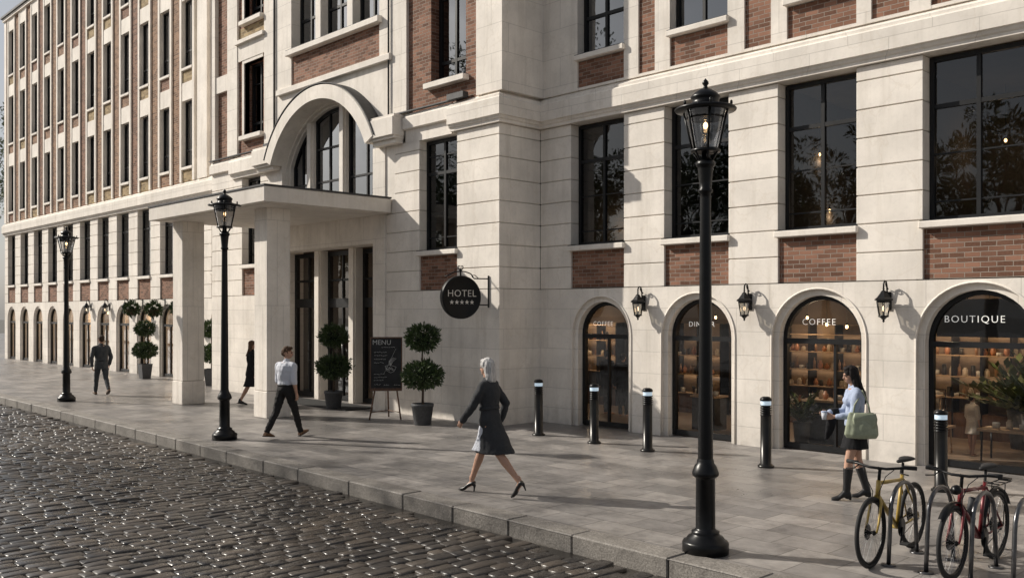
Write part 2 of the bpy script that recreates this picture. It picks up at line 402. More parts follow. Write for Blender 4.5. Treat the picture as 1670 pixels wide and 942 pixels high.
def text_mesh(txt, size, ext=.006, spacing=1.0):
    cu = bpy.data.curves.new('txt', 'FONT'); cu.body = txt; cu.size = size; cu.extrude = ext; cu.offset = -size*.010; cu.align_x = 'CENTER'; cu.align_y = 'CENTER'; cu.space_character = spacing; cu.resolution_u = 3
    o = bpy.data.objects.new('txt', cu); COL.objects.link(o); dg = bpy.context.evaluated_depsgraph_get(); me = bpy.data.meshes.new_from_object(o.evaluated_get(dg))
    COL.objects.unlink(o); bpy.data.objects.remove(o); return me
def light(name, loc, e, col=(1,.74,.48), rad=.12):
    l_ = bpy.data.lights.new(name, 'POINT'); l_.energy = e; l_.color = col; l_.shadow_soft_size = rad
    o = bpy.data.objects.new(name, l_); COL.objects.link(o); o.location = loc; return o
# ================================================================== GROUND
KY = lambda x: 7.22-.02*x
g = MB(); g.box(-400, 400, -400, 400, -.6, -.34); g.build('ground', M['earth'], kind='structure')
g = MB(); g.add([(-120, KY(-120), 0), (60, KY(60), 0), (60, 60, 0), (-120, 60, 0)], [(0,1,2,3)]); g.build('pavement', M['paving'], kind='structure')
krz = math.atan(-.02)
# kerb stones: one row of long granite blocks
kb = MB(); x = -75.0; r_ = random.Random(3)
while x < 12:
    L = r_.uniform(.9, 1.5); dz = r_.uniform(-.004, .004); dy = r_.uniform(-.006, .006)
    kb.box(x, x+L-.012, 7.222+dy-.002, 7.55+dy, -.33, .012+dz, 0, .014); x += L
kb.build('kerb', M['kerb'], rot=(0,0,krz), kind='structure')
g = MB(); g.add([(-130, -9, -.185), (60, -9, -.185), (60, 7.4, -.185), (-130, 7.4, -.185)], [(0,1,2,3)]); g.build('road_bed', M['grout'], rot=(0,0,krz), kind='structure')
g = MB(); g.add([(-130, -2.9, -.0), (60, -2.9, -.0), (60, -90, -.0), (-130, -90, -.0)], [(0,1,2,3)]); g.build('far_pavement', M['paving'], rot=(0,0,krz), kind='structure')
g = MB(); g.box(-130, 60, -2.9, -2.55, -.33, .01, 0, .012); g.build('far_kerb', M['kerb'], rot=(0,0,krz), kind='structure')
# cobbles: real stones in courses running across the street
def cobbles():
    vs = []; fs = []; tint = []; r = random.Random(11); x = -62.0; zt = -.15
    while x < 1.5:
        w_ = r.uniform(.145, .19); y = 7.17-r.uniform(0, .2); ph = r.uniform(0, 9)
        while y > -2.2:
            L = r.choice((.19, .23, .27, .31, .36))*r.uniform(.88, 1.12)
            if L > .2 and r.random() < .07: L *= .6
            g_ = .0045; x0 = x+g_+r.uniform(-.006, .006)+.012*math.sin(y*.8+ph*.15); x1 = x+w_-g_+r.uniform(-.006, .006)+.012*math.sin(y*.8+ph*.15); y0 = y-L+g_; y1 = y-g_
            z = zt+r.gauss(0, .0038)+.012*noise.noise(Vector((x*.5, y*.5, 3))); c = min(x1-x0, y1-y0)*.14
            sx = r.gauss(0, .034); sy = r.gauss(0, .022); o = len(vs)
            oc = [(x0+c,y0),(x1-c,y0),(x1,y0+c),(x1,y1-c),(x1-c,y1),(x0+c,y1),(x0,y1-c),(x0,y0+c)]
            mx_, my_ = (x0+x1)/2, (y0+y1)/2
            def tz(a, b_): return z+sx*(a-mx_)+sy*(b_-my_)
            for a, b_ in oc: vs.append((a, b_, z-.045))
            for a, b_ in oc:
                a2 = a+r.uniform(-.006, .005); b2 = b_+r.uniform(-.007, .006); vs.append((a2, b2, tz(a2, b2)-.009))
            for a, b_ in oc:
                a2 = mx_+(a-mx_)*.86+r.uniform(-.004, .004); b2 = my_+(b_-my_)*.92+r.uniform(-.004, .004); vs.append((a2, b2, tz(a2, b2)-.0015+r.uniform(-.0035, .0025)))
            vs.append((mx_, my_, z+r.uniform(-.003, .002)))
            for k in range(8):
                k2 = (k+1) % 8; fs.append((o+k, o+k2, o+8+k2, o+8+k)); fs.append((o+8+k, o+8+k2, o+16+k2, o+16+k)); fs.append((o+16+k, o+16+k2, o+24))
            t_ = r.betavariate(1.1, 2.4); tint += [t_]*25; y -= L
        x += w_
    me = bpy.data.meshes.new('cobbles'); me.from_pydata(vs, [], fs); me.materials.append(M['cobble'])
    me.polygons.foreach_set('use_smooth', [True]*len(fs)); a = me.attributes.new('tint', 'FLOAT', 'POINT'); a.data.foreach_set('value', tint); me.update()
    link('cobblestone_road', me, rot=(0,0,krz), kind='structure')
cobbles()

# ================================================================== BUILDING
B = thing('hotel_building', 'cream limestone and red brick hotel building with arched shopfronts and a canopied entrance', 'building', (0,0,0))
YW, YP = 14.65, 13.4      # front plane of the wings, of the entrance pavilion
ZG, ZL, ZU = 2.92, 6.45, 7.13

def arch_wall(mb, x0, x1, z0, z1, ops, y0, y1, mi=0, n=20):
    """ops: (xa, xb, zs, f) opening from z0 up to f(x)"""
    cur = x0
    for xa, xb, f in ops:
        if xa > cur+1e-4: mb.box(cur, xa, y0, y1, z0, z1, mi)
        xs = [(xa+xb)/2-(xb-xa)/2*math.cos(PI*k/n) for k in range(n+1)]
        for k in range(n):
            a, b_ = xs[k], xs[k+1]; za, zb = f(a), f(b_)
            vs = [(a,y0,za),(b_,y0,zb),(b_,y0,z1),(a,y0,z1),(a,y1,za),(b_,y1,zb),(b_,y1,z1),(a,y1,z1)]
            mb.add(vs, [(0,1,2,3),(7,6,5,4),(0,4,5,1)], mi, False)
        cur = xb
    if x1 > cur+1e-4: mb.box(cur, x1, y0, y1, z0, z1, mi)
def semi(xc, r, zs): return lambda x: zs+math.sqrt(max(0, r*r-(x-xc)**2))
def pier(mb, x0, x1, y, z0, z1, d=.33, step=.47, left=True, right=True):
    """rusticated pier: separate stone courses on a set-back core"""
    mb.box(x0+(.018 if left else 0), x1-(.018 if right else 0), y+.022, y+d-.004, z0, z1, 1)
    z = z0
    while z < z1-.05:
        zt = min(z+step, z1); mb.box(x0, x1, y, y+d, z+.003, zt-.016, 0, .007); z += step
def window(x0, x1, z0, z1, y, vb=(.5,), hb=(), parent=B, fw=.07, th=.022, glass='glass', sash=True, depth=.07):
    f = MB()
    f.box(x0, x0+fw, y, y+depth, z0, z1); f.box(x1-fw, x1, y, y+depth, z0, z1)
    f.box(x0+fw, x1-fw, y, y+depth, z0, z0+fw); f.box(x0+fw, x1-fw, y, y+depth, z1-fw, z1)
    W, Hh = x1-x0, z1-z0
    for v in vb: xx = x0+W*v; f.box(xx-.032, xx+.032, y+.004, y+depth-.004, z0+fw, z1-fw)
    for h in hb:
        t_ = .035 if h[1] else .012; zz = z0+Hh*h[0]; f.box(x0+fw, x1-fw, y+(.008 if h[1] else .02), y+depth-.01, zz-t_, zz+t_)
    for h in (.0,): pass
    wo = f.build('window', M['frame'], parent)
    g_ = MB(); g_.add([(x0+fw*.5, y+.042, z0+fw*.5), (x1-fw*.5, y+.042, z0+fw*.5), (x1-fw*.5, y+.042, z1-fw*.5), (x0+fw*.5, y+.042, z1-fw*.5)], [(0,1,2,3)])
    g_.build('pane', M[glass], wo); return wo
def sill(x0, x1, y, z, wo, t_=.11, out=.09, ov=.04, mat='stone'):
    s_ = MB(); s_.box(x0-ov, x1+ov, y-out, y+.3, z-t_, z, 0, .012); s_.box(x0-ov+.02, x1+ov-.02, y-out+.01, y+.28, z+.0, z+.012, 1)
    s_.build('sill', [M[mat], M['flash']], wo)
def arch_window(xc, r, zs, y, z0=0., parent=B, vb=(), glass='shop_glass', fw=.075, name='shop_window', tz=None, base=.1):
    f = MB(); n = 20
    pts = [(xc-r, z0)]+[(xc-r*math.cos(PI*k/n), zs+r*math.sin(PI*k/n)) for k in range(n+1)]+[(xc+r, z0)]
    q = r-fw; inn = [(xc-q, z0)]+[(xc-q*math.cos(PI*k/n), zs+q*math.sin(PI*k/n)) for k in range(n+1)]+[(xc+q, z0)]
    vs = []; N = len(pts)
    for p in (pts, inn):
        for yy in (y, y+.09):
            vs += [(a, yy, z) for a, z in p]
    fs = []
    for i in range(N-1): fs += [(i, i+1, 2*N+i+1, 2*N+i), (2*N+i, 2*N+i+1, 3*N+i+1, 3*N+i), (N+i, N+i+1, 3*N+i+1, 3*N+i)]
    f.add(vs, fs); f.box(xc-q, xc+q, y+.01, y+.08, z0, z0+base); tz = tz or zs-.04; f.box(xc-q-.02, xc+q+.02, y-.012, y+.075, tz-.045, tz+.045)
    for v in vb:
        f.box(xc-r+2*r*v-.022, xc-r+2*r*v+.022, y+.012, y+.07, z0+base, tz-.045)
    wo = f.build(name, M['frame'], parent)
    g_ = MB(); g_.add([(a, y+.05, z) for a, z in inn], [tuple(range(N))]); g_.build('pane', M[glass], wo)
    return wo

# ---- right wing
RA = [(-12.45,.685),(-10.07,.715),(-7.63,.75),(-5.05,.80),(-2.35,.80)]      # arch centre, radius
ZS = 1.95
wl = MB()
xr0, xr1 = -14.2+.0, 4.0
for dy0, dy1, ex in ((0,.06,.12),(.06,.33,.0)):
    arch_wall(wl, xr0, xr1, 0, ZG-.008, [(c-r-ex, c+r+ex, semi(c, r+ex, ZS)) for c, r in RA], YW+dy0, YW+dy1)
wl.build('shopfront_wall', M['ashlar'], B)
ring = MB()
for c, r in RA:
    for q in (.145,):
        for dy in (0,):
            pts = [(c-(r+q-.03)*math.cos(PI*k/24), YW-.004, ZS+(r+q-.03)*math.sin(PI*k/24)) for k in range(25)]; pts = [(pts[0][0], pts[0][1], .0)]+pts+[(pts[-1][0], pts[-1][1], 0)]
            ring.tube(pts, .017, 6)
ring.build('arch_moulding', M['stone'], B)
shop_w = []
vbs = [(.52,), (.5,), (.64,), (), ()]
for i, (c, r) in enumerate(RA): shop_w.append(arch_window(c, r, ZS, YW+.20, .02, vb=vbs[i]))
RO = [(-13.29,-11.84),(-10.83,-9.38),(-8.37,-6.94),(-5.86,-4.38),(-3.2,-1.7)]    # first floor openings
pr = MB(); xs = [xr0+.0]+[v for o in RO for v in o]+[xr1]
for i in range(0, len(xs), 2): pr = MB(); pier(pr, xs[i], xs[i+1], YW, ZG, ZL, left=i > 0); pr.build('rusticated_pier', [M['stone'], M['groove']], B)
for x0, x1 in RO:
    s_ = MB(); s_.box(x0+.002, x1-.002, YW+.05, YW+.3, ZG+.01, 3.72); s_.build('brick_panel', M['brick'], B)
    wo = window(x0+.01, x1-.01, 3.84, 6.42, YW+.24, (.5,), ((.70,1),(.12,0),(.41,0)), glass='glass'); sill(x0, x1, YW, 3.83, wo)

# ledge between the floors, swept along the front
LP = [(0,ZL),(-.07,ZL),(-.07,ZL+.06),(-.10,ZL+.08),(-.12,ZL+.13),(-.16,ZL+.14),(-.16,ZL+.49),(-.13,ZL+.52),(-.10,ZL+.52),(-.10,ZL+.58),(.0,ZL+.63),(.06,ZU),(.30,ZU),(.30,ZL)]
def sweep(mb, path, prof, mi=0):
    """path: plan points left to right; outward = right-hand normal (towards the street)"""
    P2 = [Vector(p) for p in path]; nr = []
    for a, b_ in zip(P2[:-1], P2[1:]):
        d_ = (b_-a).normalized(); nr.append(Vector((-d_.y, d_.x)))
    n = len(prof); vs = []
    for i, p in enumerate(P2):
        if i == 0: m_ = nr[0]
        elif i == len(P2)-1: m_ = nr[-1]
        else: m_ = (nr[i-1]+nr[i]); m_ = m_/m_.dot(nr[i])
        for o, z in prof: vs.append((p.x+m_.x*o, p.y+m_.y*o, z))
    fs = [tuple(range(n)), tuple((len(P2)-1)*n+k for k in range(n))[::-1]]
    for i in range(len(P2)-1):
        for k in range(n): fs.append((i*n+k, i*n+(k+1) % n, (i+1)*n+(k+1) % n, (i+1)*n+k))
    mb.add(vs, fs, mi)
XT0, XT1 = -27.4, -14.2
led = MB(); sweep(led, [(-15.75,YP),(XT1,YP),(XT1,YW),(xr1,YW)], LP)
led.build('cornice', M['ashlar'], B); led = MB(); sweep(led, [(-53.72,YW),(XT0,YW)], LP); led.build('cornice', M['ashlar'], B)

# ---- right wing, upper floor: windows with brick spandrels, brick strips between
up = MB(); ZT = 12.0
strips = [(-13.8,-13.45), (-11.47,-11.06),(-9.05,-8.51),(-6.69,-6.07),(-4.1,-3.5)]
wins = [(-13.10,-11.84),(-10.70,-9.40),(-8.20,-6.94),(-5.74,-4.40),(-3.2,-1.8)]
cells = sorted([(a, b_, 0) for a, b_ in strips[1:]]+[(a, b_, 1) for a, b_ in wins])
cur = XT1+.1
pan = MB()
for a, b_, k in cells:
    up.box(cur, a, YW+.0, YW+.33, ZU, ZT)
    if k:
        up.box(a, b_, YW, YW+.33, 10.25, 10.9); up.box(a, b_, YW+.001, YW+.33, ZU, ZU+.05)
        s_ = MB(); s_.box(a+.002, b_-.002, YW+.045, YW+.31, ZU+.05, 7.74); s_.build('brick_panel', M['brick'], B)
        wo = window(a+.01, b_-.01, 7.87, 10.24, YW+.20, (.5,), ((.34,1),), glass='glass_sky'); sill(a, b_, YW, 7.86, wo)
    else:
        up.box(a, b_, YW, YW+.33, ZU, ZU+.05)
        s_ = MB(); s_.box(a+.002, b_-.002, YW+.04, YW+.32, ZU+.05, ZT-.02); s_.build('brick_panel', M['brick'], B)
    cur = b_
up.box(cur, xr1, YW, YW+.33, ZU, ZT); up.build('upper_wall', M['block'], B)

# ---- left wing
NL = 11; PL = 2.108; LX = [(-34.2+.0-PL*k, -32.97-PL*k) for k in range(10)][::-1]+[(-32.09,-30.86),(-29.98,-28.75)]
x_l0, x_l1 = -53.72, XT0
wl = MB(); la = [((a+b_)/2, .58) for a, b_ in LX]
for dy0, dy1, ex in ((0,.05,.10),(.05,.33,0)):
    arch_wall(wl, x_l0, x_l1, 0, ZG-.008, [(c-r-ex, c+r+ex, semi(c, r+ex, 2.05)) for c, r in la], YW+dy0, YW+dy1, n=12)
wl.build('shopfront_wall', M['ashlar'], B)
for c, r in la: arch_window(c, r, 2.05, YW+.11, .02, vb=(.5,), tz=1.93, fw=.045)
pr = MB(); xs = [x_l0]+[v for o in LX for v in o]+[x_l1]
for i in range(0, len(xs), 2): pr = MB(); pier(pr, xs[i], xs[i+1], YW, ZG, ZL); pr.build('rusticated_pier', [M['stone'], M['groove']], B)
for a, b_ in LX:
    s_ = MB(); s_.box(a+.002, b_-.002, YW+.05, YW+.3, ZG+.01, 3.72); s_.build('brick_panel', M['brick'], B)
    wo = window(a+.01, b_-.01, 3.84, 6.42, YW+.2, (), ((.72,1),(.12,0)), glass='glass', fw=.08); sill(a, b_, YW, 3.83, wo, out=.06, ov=.02)
# upper floors of the left wing
up = MB(); NB = 12; U0 = -52.46-.1; UP = 1.881; hw = .44; fl = [(7.66,10.05),(11.24,13.68),(14.82,17.1)]; ZR = 17.75
rr = random.Random(5)
strip_pan = []
for i in range(NB+1):
    c = U0+i*UP
    xa = c-UP/2 if i > 0 else x_l0
    if i == NB: xb = XT0
    else: xb = c+UP/2
    if i == NB:      # blank stone + recessed brick strip next to the pavilion
        up.box(c-UP/2-.12, c-UP/2+.62, YW-.02, YW+.33, ZU, ZR); up.box(c-UP/2+.62, XT0, YW+.1, YW+.33, ZU, ZR); continue
    for s_ in (-1, 1):
        xj0, xj1 = (c+hw, c+hw+.15) if s_ > 0 else (c-hw-.15, c-hw)
        up.box(xj0, xj1, YW-.03, YW+.33, ZU, ZR)
    # brick strip to the left of this bay
    l0 = (U0+(i-1)*UP+hw+.15) if i > 0 else x_l0+.35; l1 = c-hw-.15
    if i == 0: up.box(x_l0, x_l0+.35, YW-.03, YW+.33, ZU, ZR)
    p_ = MB(); p_.box(l0+.001, l1-.001, YW+.03, YW+.32, ZU, ZR-.02); p_.build('brick_panel', M['brick3' if i % 3 else 'brick'], B)
    zc = ZU
    for fi, (za, zb) in enumerate(fl):
        nxt = fl[fi+1][0] if fi < 2 else ZR+.11+.5
        pb = za-.12; p_ = MB(); p_.box(c-hw+.001, c+hw-.001, YW+.02, YW+.3, pb-.42 if fi else ZU, pb)
        p_.build('brick_panel', M['brick2'] if ((i >= 6 and (i*7+fi*5) % 5 > 1) or (i+fi) % 6 == 2) else M['brick3' if (i+2*fi) % 3 else 'brick'], B)
        up.box(c-hw, c+hw, YW-.01, YW+.33, zb, (nxt-.54) if fi < 2 else ZR)
        wo = window(c-hw+.005, c+hw-.005, za, zb-.005, YW+.13, (.5,), ((.26,1),), glass='glass', fw=.06, depth=.06); sill(c-hw, c+hw, YW, za-.005, wo, out=.05, ov=.0, t_=.1)
up.box(x_l0-.08, XT0, YW-.1, YW+.4, ZR, ZR+.16); up.box(x_l0, x_l0+.3, YW+.33, 24, 0, ZR)
up.build('upper_wall', M['stone'], B)
rf = MB(); rf.box(x_l0-.15, XT0+.0, YW-.18, 24, ZR+.16, ZR+.26); rf.box(XT0-.1, XT1+.1, YP-.1, 24, 15.5, 15.7); rf.box(XT1-.1, xr1, YW-.05, 24, ZT, ZT+.2); rf.build('roof', M['flash'], B)

# ---- entrance pavilion
AX, AR, AZ = -20.85, 2.51, 5.46; JX0, JX1 = AX-2.28, AX+2.28
arc = lambda R_: (lambda x: AZ+math.sqrt(max(0, R_*R_-(x-AX)**2)))
DX0, DX1 = -23.8, -18.72
w1 = MB()
w1.box(XT0, DX0, YP, YP+.33, 0, ZG-.008); w1.build('ground_wall', M['ashlar'], B); w1 = MB(); w1.box(DX1+.5, XT1, YP, YP+.33, 0, ZG-.008)
w1.box(XT1-.33, XT1, YP+.33, YW+.0, 0, ZG-.008)
w1.build('ground_wall', M['ashlar'], B)
w1 = MB(); w1.box(DX0, DX1, YP+.0, YP+.6, 4.12, 4.83); w1.box(DX1, DX1+.498, YP-.035, YP+.33, 0, ZL); w1.box(DX0-.33, DX0, YP+.33, 14.5, 0, 4.83); w1.box(DX1+.0, DX1+.33, YP+.33, 14.5, 0, 4.83)
w1.build('entrance_surround', M['block'], B)
# rusticated zones
for a_ in ((XT0, -25.45, 1, 1), (-24.35, DX0, 1, 0), (DX1+.5, -16.92, 0, 1), (-15.58, XT1, 1, 1)):
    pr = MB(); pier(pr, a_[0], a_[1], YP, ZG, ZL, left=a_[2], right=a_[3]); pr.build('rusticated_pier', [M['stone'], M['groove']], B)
pr = MB(); z = ZG     # side return
pr.box(XT1-.3, XT1-.022, YP+.33, YW, ZG, ZL, 1)
while z < ZL-.05: zt = min(z+.47, ZL); pr.box(XT1-.33, XT1, YP+.331, YW-.001, z+.003, zt-.016, 0, .007); z += .47
pr.build('rusticated_pier', [M['stone'], M['groove']], B)
for a, b_ in ((-25.45,-24.35),(-16.92,-15.58)):
    s_ = MB(); s_.box(a+.002, b_-.002, YP+.05, YP+.3, ZG+.01, 3.72); s_.build('brick_panel', M['brick'], B)
    wo = window(a+.01, b_-.01, 3.84, 6.40, YP+.21, (.5,), ((.70,1),(.12,0),(.86,0)), glass='glass'); sill(a, b_, YP, 3.83, wo)
# ledge pieces of the pavilion front
led = MB()
LPs = [(0,6.72),(-.05,6.72),(-.09,6.74),(-.09,7.0),(-.05,7.02),(0,ZU-.02),(.30,ZU-.02),(.30,6.72)]
sweep(led, [(-17.45,YP),(-15.76,YP)], LPs); led.box(-17.45, -15.76, YP+.0, YP+.3, ZL-.03, 6.72)
led.build('cornice', M['stone'], B); led = MB(); sweep(led, [(-26.0,YP),(-24.2,YP)], LP)
sweep(led, [(XT0,YP),(-26.0,YP)], LPs); led.box(XT0, -26.0, YP, YP+.3, ZL-.03, 6.72)
fl_ = MB(); fl_.box(-18.3,-15.75,YP-.10,YP-.001,ZU+.002,ZU+.03); fl_.box(-15.751,-15.2,YP-.16,YP-.001,ZU+.002,ZU+.13); fl_.build('flashing', M['flash'], B); fl_ = MB(); fl_.box(XT0,-23.45,YP-.10,YP-.001,ZU+.002,ZU+.03); fl_.box(-23.9,-23.4,YP-.17,YP-.1,ZU,ZU+.1)
fl_.build('flashing', M['flash'], B); led.build('cornice', M['stone'], B)
# great arch
aw = MB()
arch_wall(aw, -23.9, -17.85, 4.83, 8.5, [(JX0, JX1, arc(AR))], YP+.001, YP+.12, 0, 28)
arch_wall(aw, -23.9, -17.85, 4.83, 8.5, [(JX0+.05, JX1-.05, arc(AR-.05))], YP+.12, YP+.22, 0, 28)
arch_wall(aw, -23.9, -17.85, 4.83, 8.5, [(JX0+.1, JX1-.1, arc(AR-.1))], YP+.22, YP+.60, 0, 28)
aw.build('arch_wall', M['stone'], B)
hd = MB(); n = 36; a0, a1 = R(25), R(155); vs = []
for k in range(n+1):
    a = a0+(a1-a0)*k/n
    for rr_, yy in ((AR,YP-.38),(AR+.34,YP-.38),(AR+.36,YP-.36),(AR+.38,YP+.0),(AR,YP+.0)): vs.append((AX+rr_*math.cos(a), yy, AZ+rr_*math.sin(a)))
fs = [(0,1,2,3,4), tuple(n*5+q for q in (4,3,2,1,0))]
for k in range(n):
    for q in range(5): fs.append((k*5+q, k*5+(q+1) % 5, (k+1)*5+(q+1) % 5, (k+1)*5+q))
hd.add(vs, fs)
for sx in (-1, 1): 
    xc_ = AX+sx*2.84; hd.box(xc_-.53, xc_+.53, YP-.36, YP, 6.60, 7.04, 0, .012); hd.box(xc_-.50, xc_+.50, YP-.30, YP, 6.54, 6.601); hd.box(xc_-.46, xc_+.48, YP-.22, YP, ZL-.02, 6.541, 0, .01); hd.box(xc_-.53, xc_+.53, YP-.32, YP, 7.041, 7.1)
hood = hd.build('arch_hood', M['stone'], B)
hf = MB(); vs = []
for k in range(n+1):
    a = a0+(a1-a0)*k/n
    for rr_, yy in ((AR+.385,YP-.39),(AR+.405,YP-.39),(AR+.405,YP-.002),(AR+.385,YP-.002)): vs.append((AX+rr_*math.cos(a), yy, AZ+rr_*math.sin(a)))
fs = [(0,1,2,3), tuple(n*4+q for q in (3,2,1,0))]
for k in range(n):
    for q in range(4): fs.append((k*4+q, k*4+(q+1) % 4, (k+1)*4+(q+1) % 4, (k+1)*4+q))
hf.add(vs, fs); hf.build('flashing', M['flash'], hood)
# mullions and lights of the arched window
ml = MB()
MX = (-22.0, -20.42)
for mx_ in MX: ml.box(mx_-.09, mx_+.09, YP+.16, YP+.5, 4.9, arc(AR-.05)(mx_)-.03, 0, .008); ml.box(mx_-.13, mx_-.091, YP+.24, YP+.5, 4.9, arc(AR-.1)(mx_)-.06); ml.box(mx_+.091, mx_+.13, YP+.24, YP+.5, 4.9, arc(AR-.1)(mx_)-.06)
ml.build('mullion', M['stone'], B)
ends = [JX0+.1, MX[0]-.13, MX[0]+.13, MX[1]-.13, MX[1]+.13, JX1-.1]
for j in range(3):
    xa, xb = ends[2*j], ends[2*j+1]; f = MB(); fa = arc(AR-.1); y = YP+.32; fw = .07
    K = 8; top = [(xa+(xb-xa)*k/K, fa(xa+(xb-xa)*k/K)) for k in range(K+1)]
    for k in range(K):
        (p, zp), (q, zq) = top[k], top[k+1]; f.add([(p,y,zp),(q,y,zq),(q,y,zq-.09),(p,y,zp-.09),(p,y+.08,zp),(q,y+.08,zq),(q,y+.08,zq-.09),(p,y+.08,zp-.09)], [(0,1,2,3),(2,6,7,3),(4,5,6,7)])
    f.box(xa, xa+fw, y, y+.08, 4.95, fa(xa)); f.box(xb-fw, xb, y, y+.08, 4.95, fa(xb) if j else fa(xb)-.02); f.box(xa, xb, y, y+.08, 4.9, 5.0)
    xm = (xa+xb)/2 
    if xb-xa > .9: f.box(xm-.025, xm+.025, y+.01, y+.07, 5.0, fa(xm)-.05)
    for zz in (5.95, 6.85): 
        if zz < fa(xa if j == 0 else xb)-.05 or j == 1: f.box(xa+fw, xb-fw, y+.005, y+.075, zz-.025, zz+.025)
    wo = f.build('arched_window_light', M['frame'], B)
    g_ = MB(); g_.add([(xa,y+.045,4.95)]+[(p, y+.045, z_-.02) for p, z_ in top]+[(xb,y+.045,4.95)], [tuple(range(K+3))]); g_.build('pane', M['glass_sky'], wo)
# entrance doors behind stone fins
fn = MB()
for fx in (-22.18, -20.5): fn = MB(); fn.box(fx-.11, fx+.11, 13.92, 14.2, 0, 4.12, 0, .008); fn.box(fx+.111, fx+.15, 13.98, 14.2, 0, 4.12); fn.build('fin', M['stone'], B)
dseg = [(-23.78,-22.29),(-22.03,-20.61),(-20.35,-18.74)]
for a, b_ in dseg:
    f = MB(); y = 14.2; f.box(a, a+.12, y, y+.1, .02, 4.1); f.box(b_-.09, b_, y, y+.1, .02, 4.1); f.box(a+.12, b_-.09, y-.02, y+.12, 2.55, 2.8); f.box(a+.12, b_-.09, y, y+.1, 3.98, 4.1); f.box(a+.12, b_-.09, y+.01, y+.08, 3.28, 3.34)
    m_ = (a+b_)/2; f.box(m_-.025, m_+.025, y+.01, y+.08, .1, 4.0); f.box(a+.12, b_-.09, y, y+.1, .02, .14); f.box(m_-.3, m_-.03, y+.012, y+.078, .14, .22)
    wo = f.build('entrance_door', M['frame'], B); g_ = MB(); g_.add([(a+.05,y+.05,.1),(b_-.05,y+.05,.1),(b_-.05,y+.05,4.05),(a+.05,y+.05,4.05)], [(0,1,2,3)]); g_.build('pane', M['shop_glass'], wo)
    h_ = MB(); h_.tube([(m_+.07,y-.05,1.0),(m_+.07,y-.05,1.6)], .012, 8); h_.tube([(m_+.07,y-.05,1.05),(m_+.07,y+.02,1.05)], .008, 6); h_.tube([(m_+.07,y-.05,1.55),(m_+.07,y+.02,1.55)], .008, 6); h_.build('handle', M['steel'], wo)
# canopy
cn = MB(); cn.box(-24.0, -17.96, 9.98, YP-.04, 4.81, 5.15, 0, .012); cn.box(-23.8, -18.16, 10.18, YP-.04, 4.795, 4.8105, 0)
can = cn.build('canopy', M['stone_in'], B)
cf = MB(); cf.box(-24.02, -17.94, 9.96, YP-.04, 5.151, 5.19); cf.build('flashing', M['flash'], can)
for xa in (-19.45, -23.82):
    cc = MB(); cc.box(xa, xa+.58, 10.55, 11.15, .62, 4.797, 0, .01); cc.box(xa-.012, xa+.592, 10.538, 11.162, 0, .612, 0, .012); cc.build('column', m_stone('column_stone', joints=(.31, 1.95, .62, .03)) if xa > -20 else bpy.data.materials['column_stone'], can)
for xa in (-22.5, -21.0, -19.4): dl = MB(); dl.lathe([(.0,4.793),(.06,4.793),(.06,4.7955)], (xa, 12.0, 0), 16); dl.build('downlight', M['stone'], can)
# upper pavilion
up = MB(); T = 15.5; bz = ZU
w_l, w_r = (-25.36,-24.26), (-16.55,-15.33)
def bay_wall(b0, b1, wx, sills):       # brick bay with windows
    p_ = MB(); z = bz; yb = YP+.05
    for (za, zb) in sills:
        p_.box(b0, b1, yb, yb+.3, z, za-.12); p_.box(b0, wx[0], yb, yb+.3, za-.12, zb); p_.box(wx[1], b1, yb, yb+.3, za-.12, zb); z = zb
    p_.box(b0, b1, yb, yb+.3, z, T); return p_
fl2 = [(7.67,9.85),(11.1,13.4)]
bay_wall(-25.72, -24.1, w_l, fl2).build('brick_bay', M['brick'], B)
bay_wall(-17.38, -14.92, w_r, [(7.67,10.4),(11.3,13.6)]).build('brick_bay', M['brick'], B)
for wx, ff, st in ((w_l, fl2, 1), (w_r, [(7.67,10.4),(11.3,13.6)], 0)):
    for za, zb in ff:
        wo = window(wx[0]+.01, wx[1]-.01, za, zb-.01, YP+.28, (.5,), ((.18,1),(.72,0)), glass='glass_sky'); sill(wx[0], wx[1], YP+.02, za-.005, wo, out=.14, ov=.1, t_=.13)
        if st:
            s_ = MB(); s_.box(wx[0]-.11, wx[0], YP+.015, YP+.2, za, zb+.1); s_.box(wx[0], wx[1]+.03, YP+.015, YP+.2, zb, zb+.1); s_.build('surround', M['stone'], wo)
p_ = MB(); p_.box(-25.72, -24.1, YP-.0, YP+.05, 9.95, 10.55); p_.box(-25.76, -24.06, YP-.10, YP+.04, 10.45, 10.56); p_.build('string_course', M['stone'], B)
p_ = MB(); p_.box(-25.70, -24.12, YP+.04, YP+.049, 10.57, 10.94); p_.build('brick_panel', M['brick2'], B)
up.box(XT0, XT0+.2, YP+.0, YP+.33, bz, T); up.box(-26.35, -25.72, YP-.02, YP+.33, bz, T)
p_ = MB(); p_.box(XT0+.2, -26.35, YP+.12, YP+.33, bz, T); p_.build('brick_panel', M['brick'], B); up.box(XT0+.2, -26.35, YP+.03, YP+.119, 9.25, 9.75)
up.box(-24.1, -23.52, YP-.02, YP+.33, bz, T); up.box(-23.49, -22.63, YP+.0, YP+.33, 8.5, T); up.box(-23.51,-23.48,YP+.02,YP+.33,bz,T)
up.box(-24.0, -23.3, YP+.005, YP+.33, bz, 8.5)
up.box(-18.5, -18.06, YP+.0, YP+.33, 8.5, T); up.box(-18.06, -17.38, YP-.03, YP+.33, bz, T)
up.box(-14.92, XT1+.1, YP-.02, YP+.33, bz, T); up.box(XT1-.23, XT1+.1, YP+.33, YW+1.0, bz, T)
up.box(XT0, XT0+.3, YP+.33, YW+.3, 0, T)
p_ = MB(); p_.box(-22.63, -18.5, YP+.04, YP+.3, 8.66, 9.5); p_.build('brick_panel', M['brick'], B)
p_ = MB(); p_.box(-23.3, -17.95, YP-.11, YP+.2, 8.5, 8.66, 0, .012); p_.build('string_course', M['stone'], B)
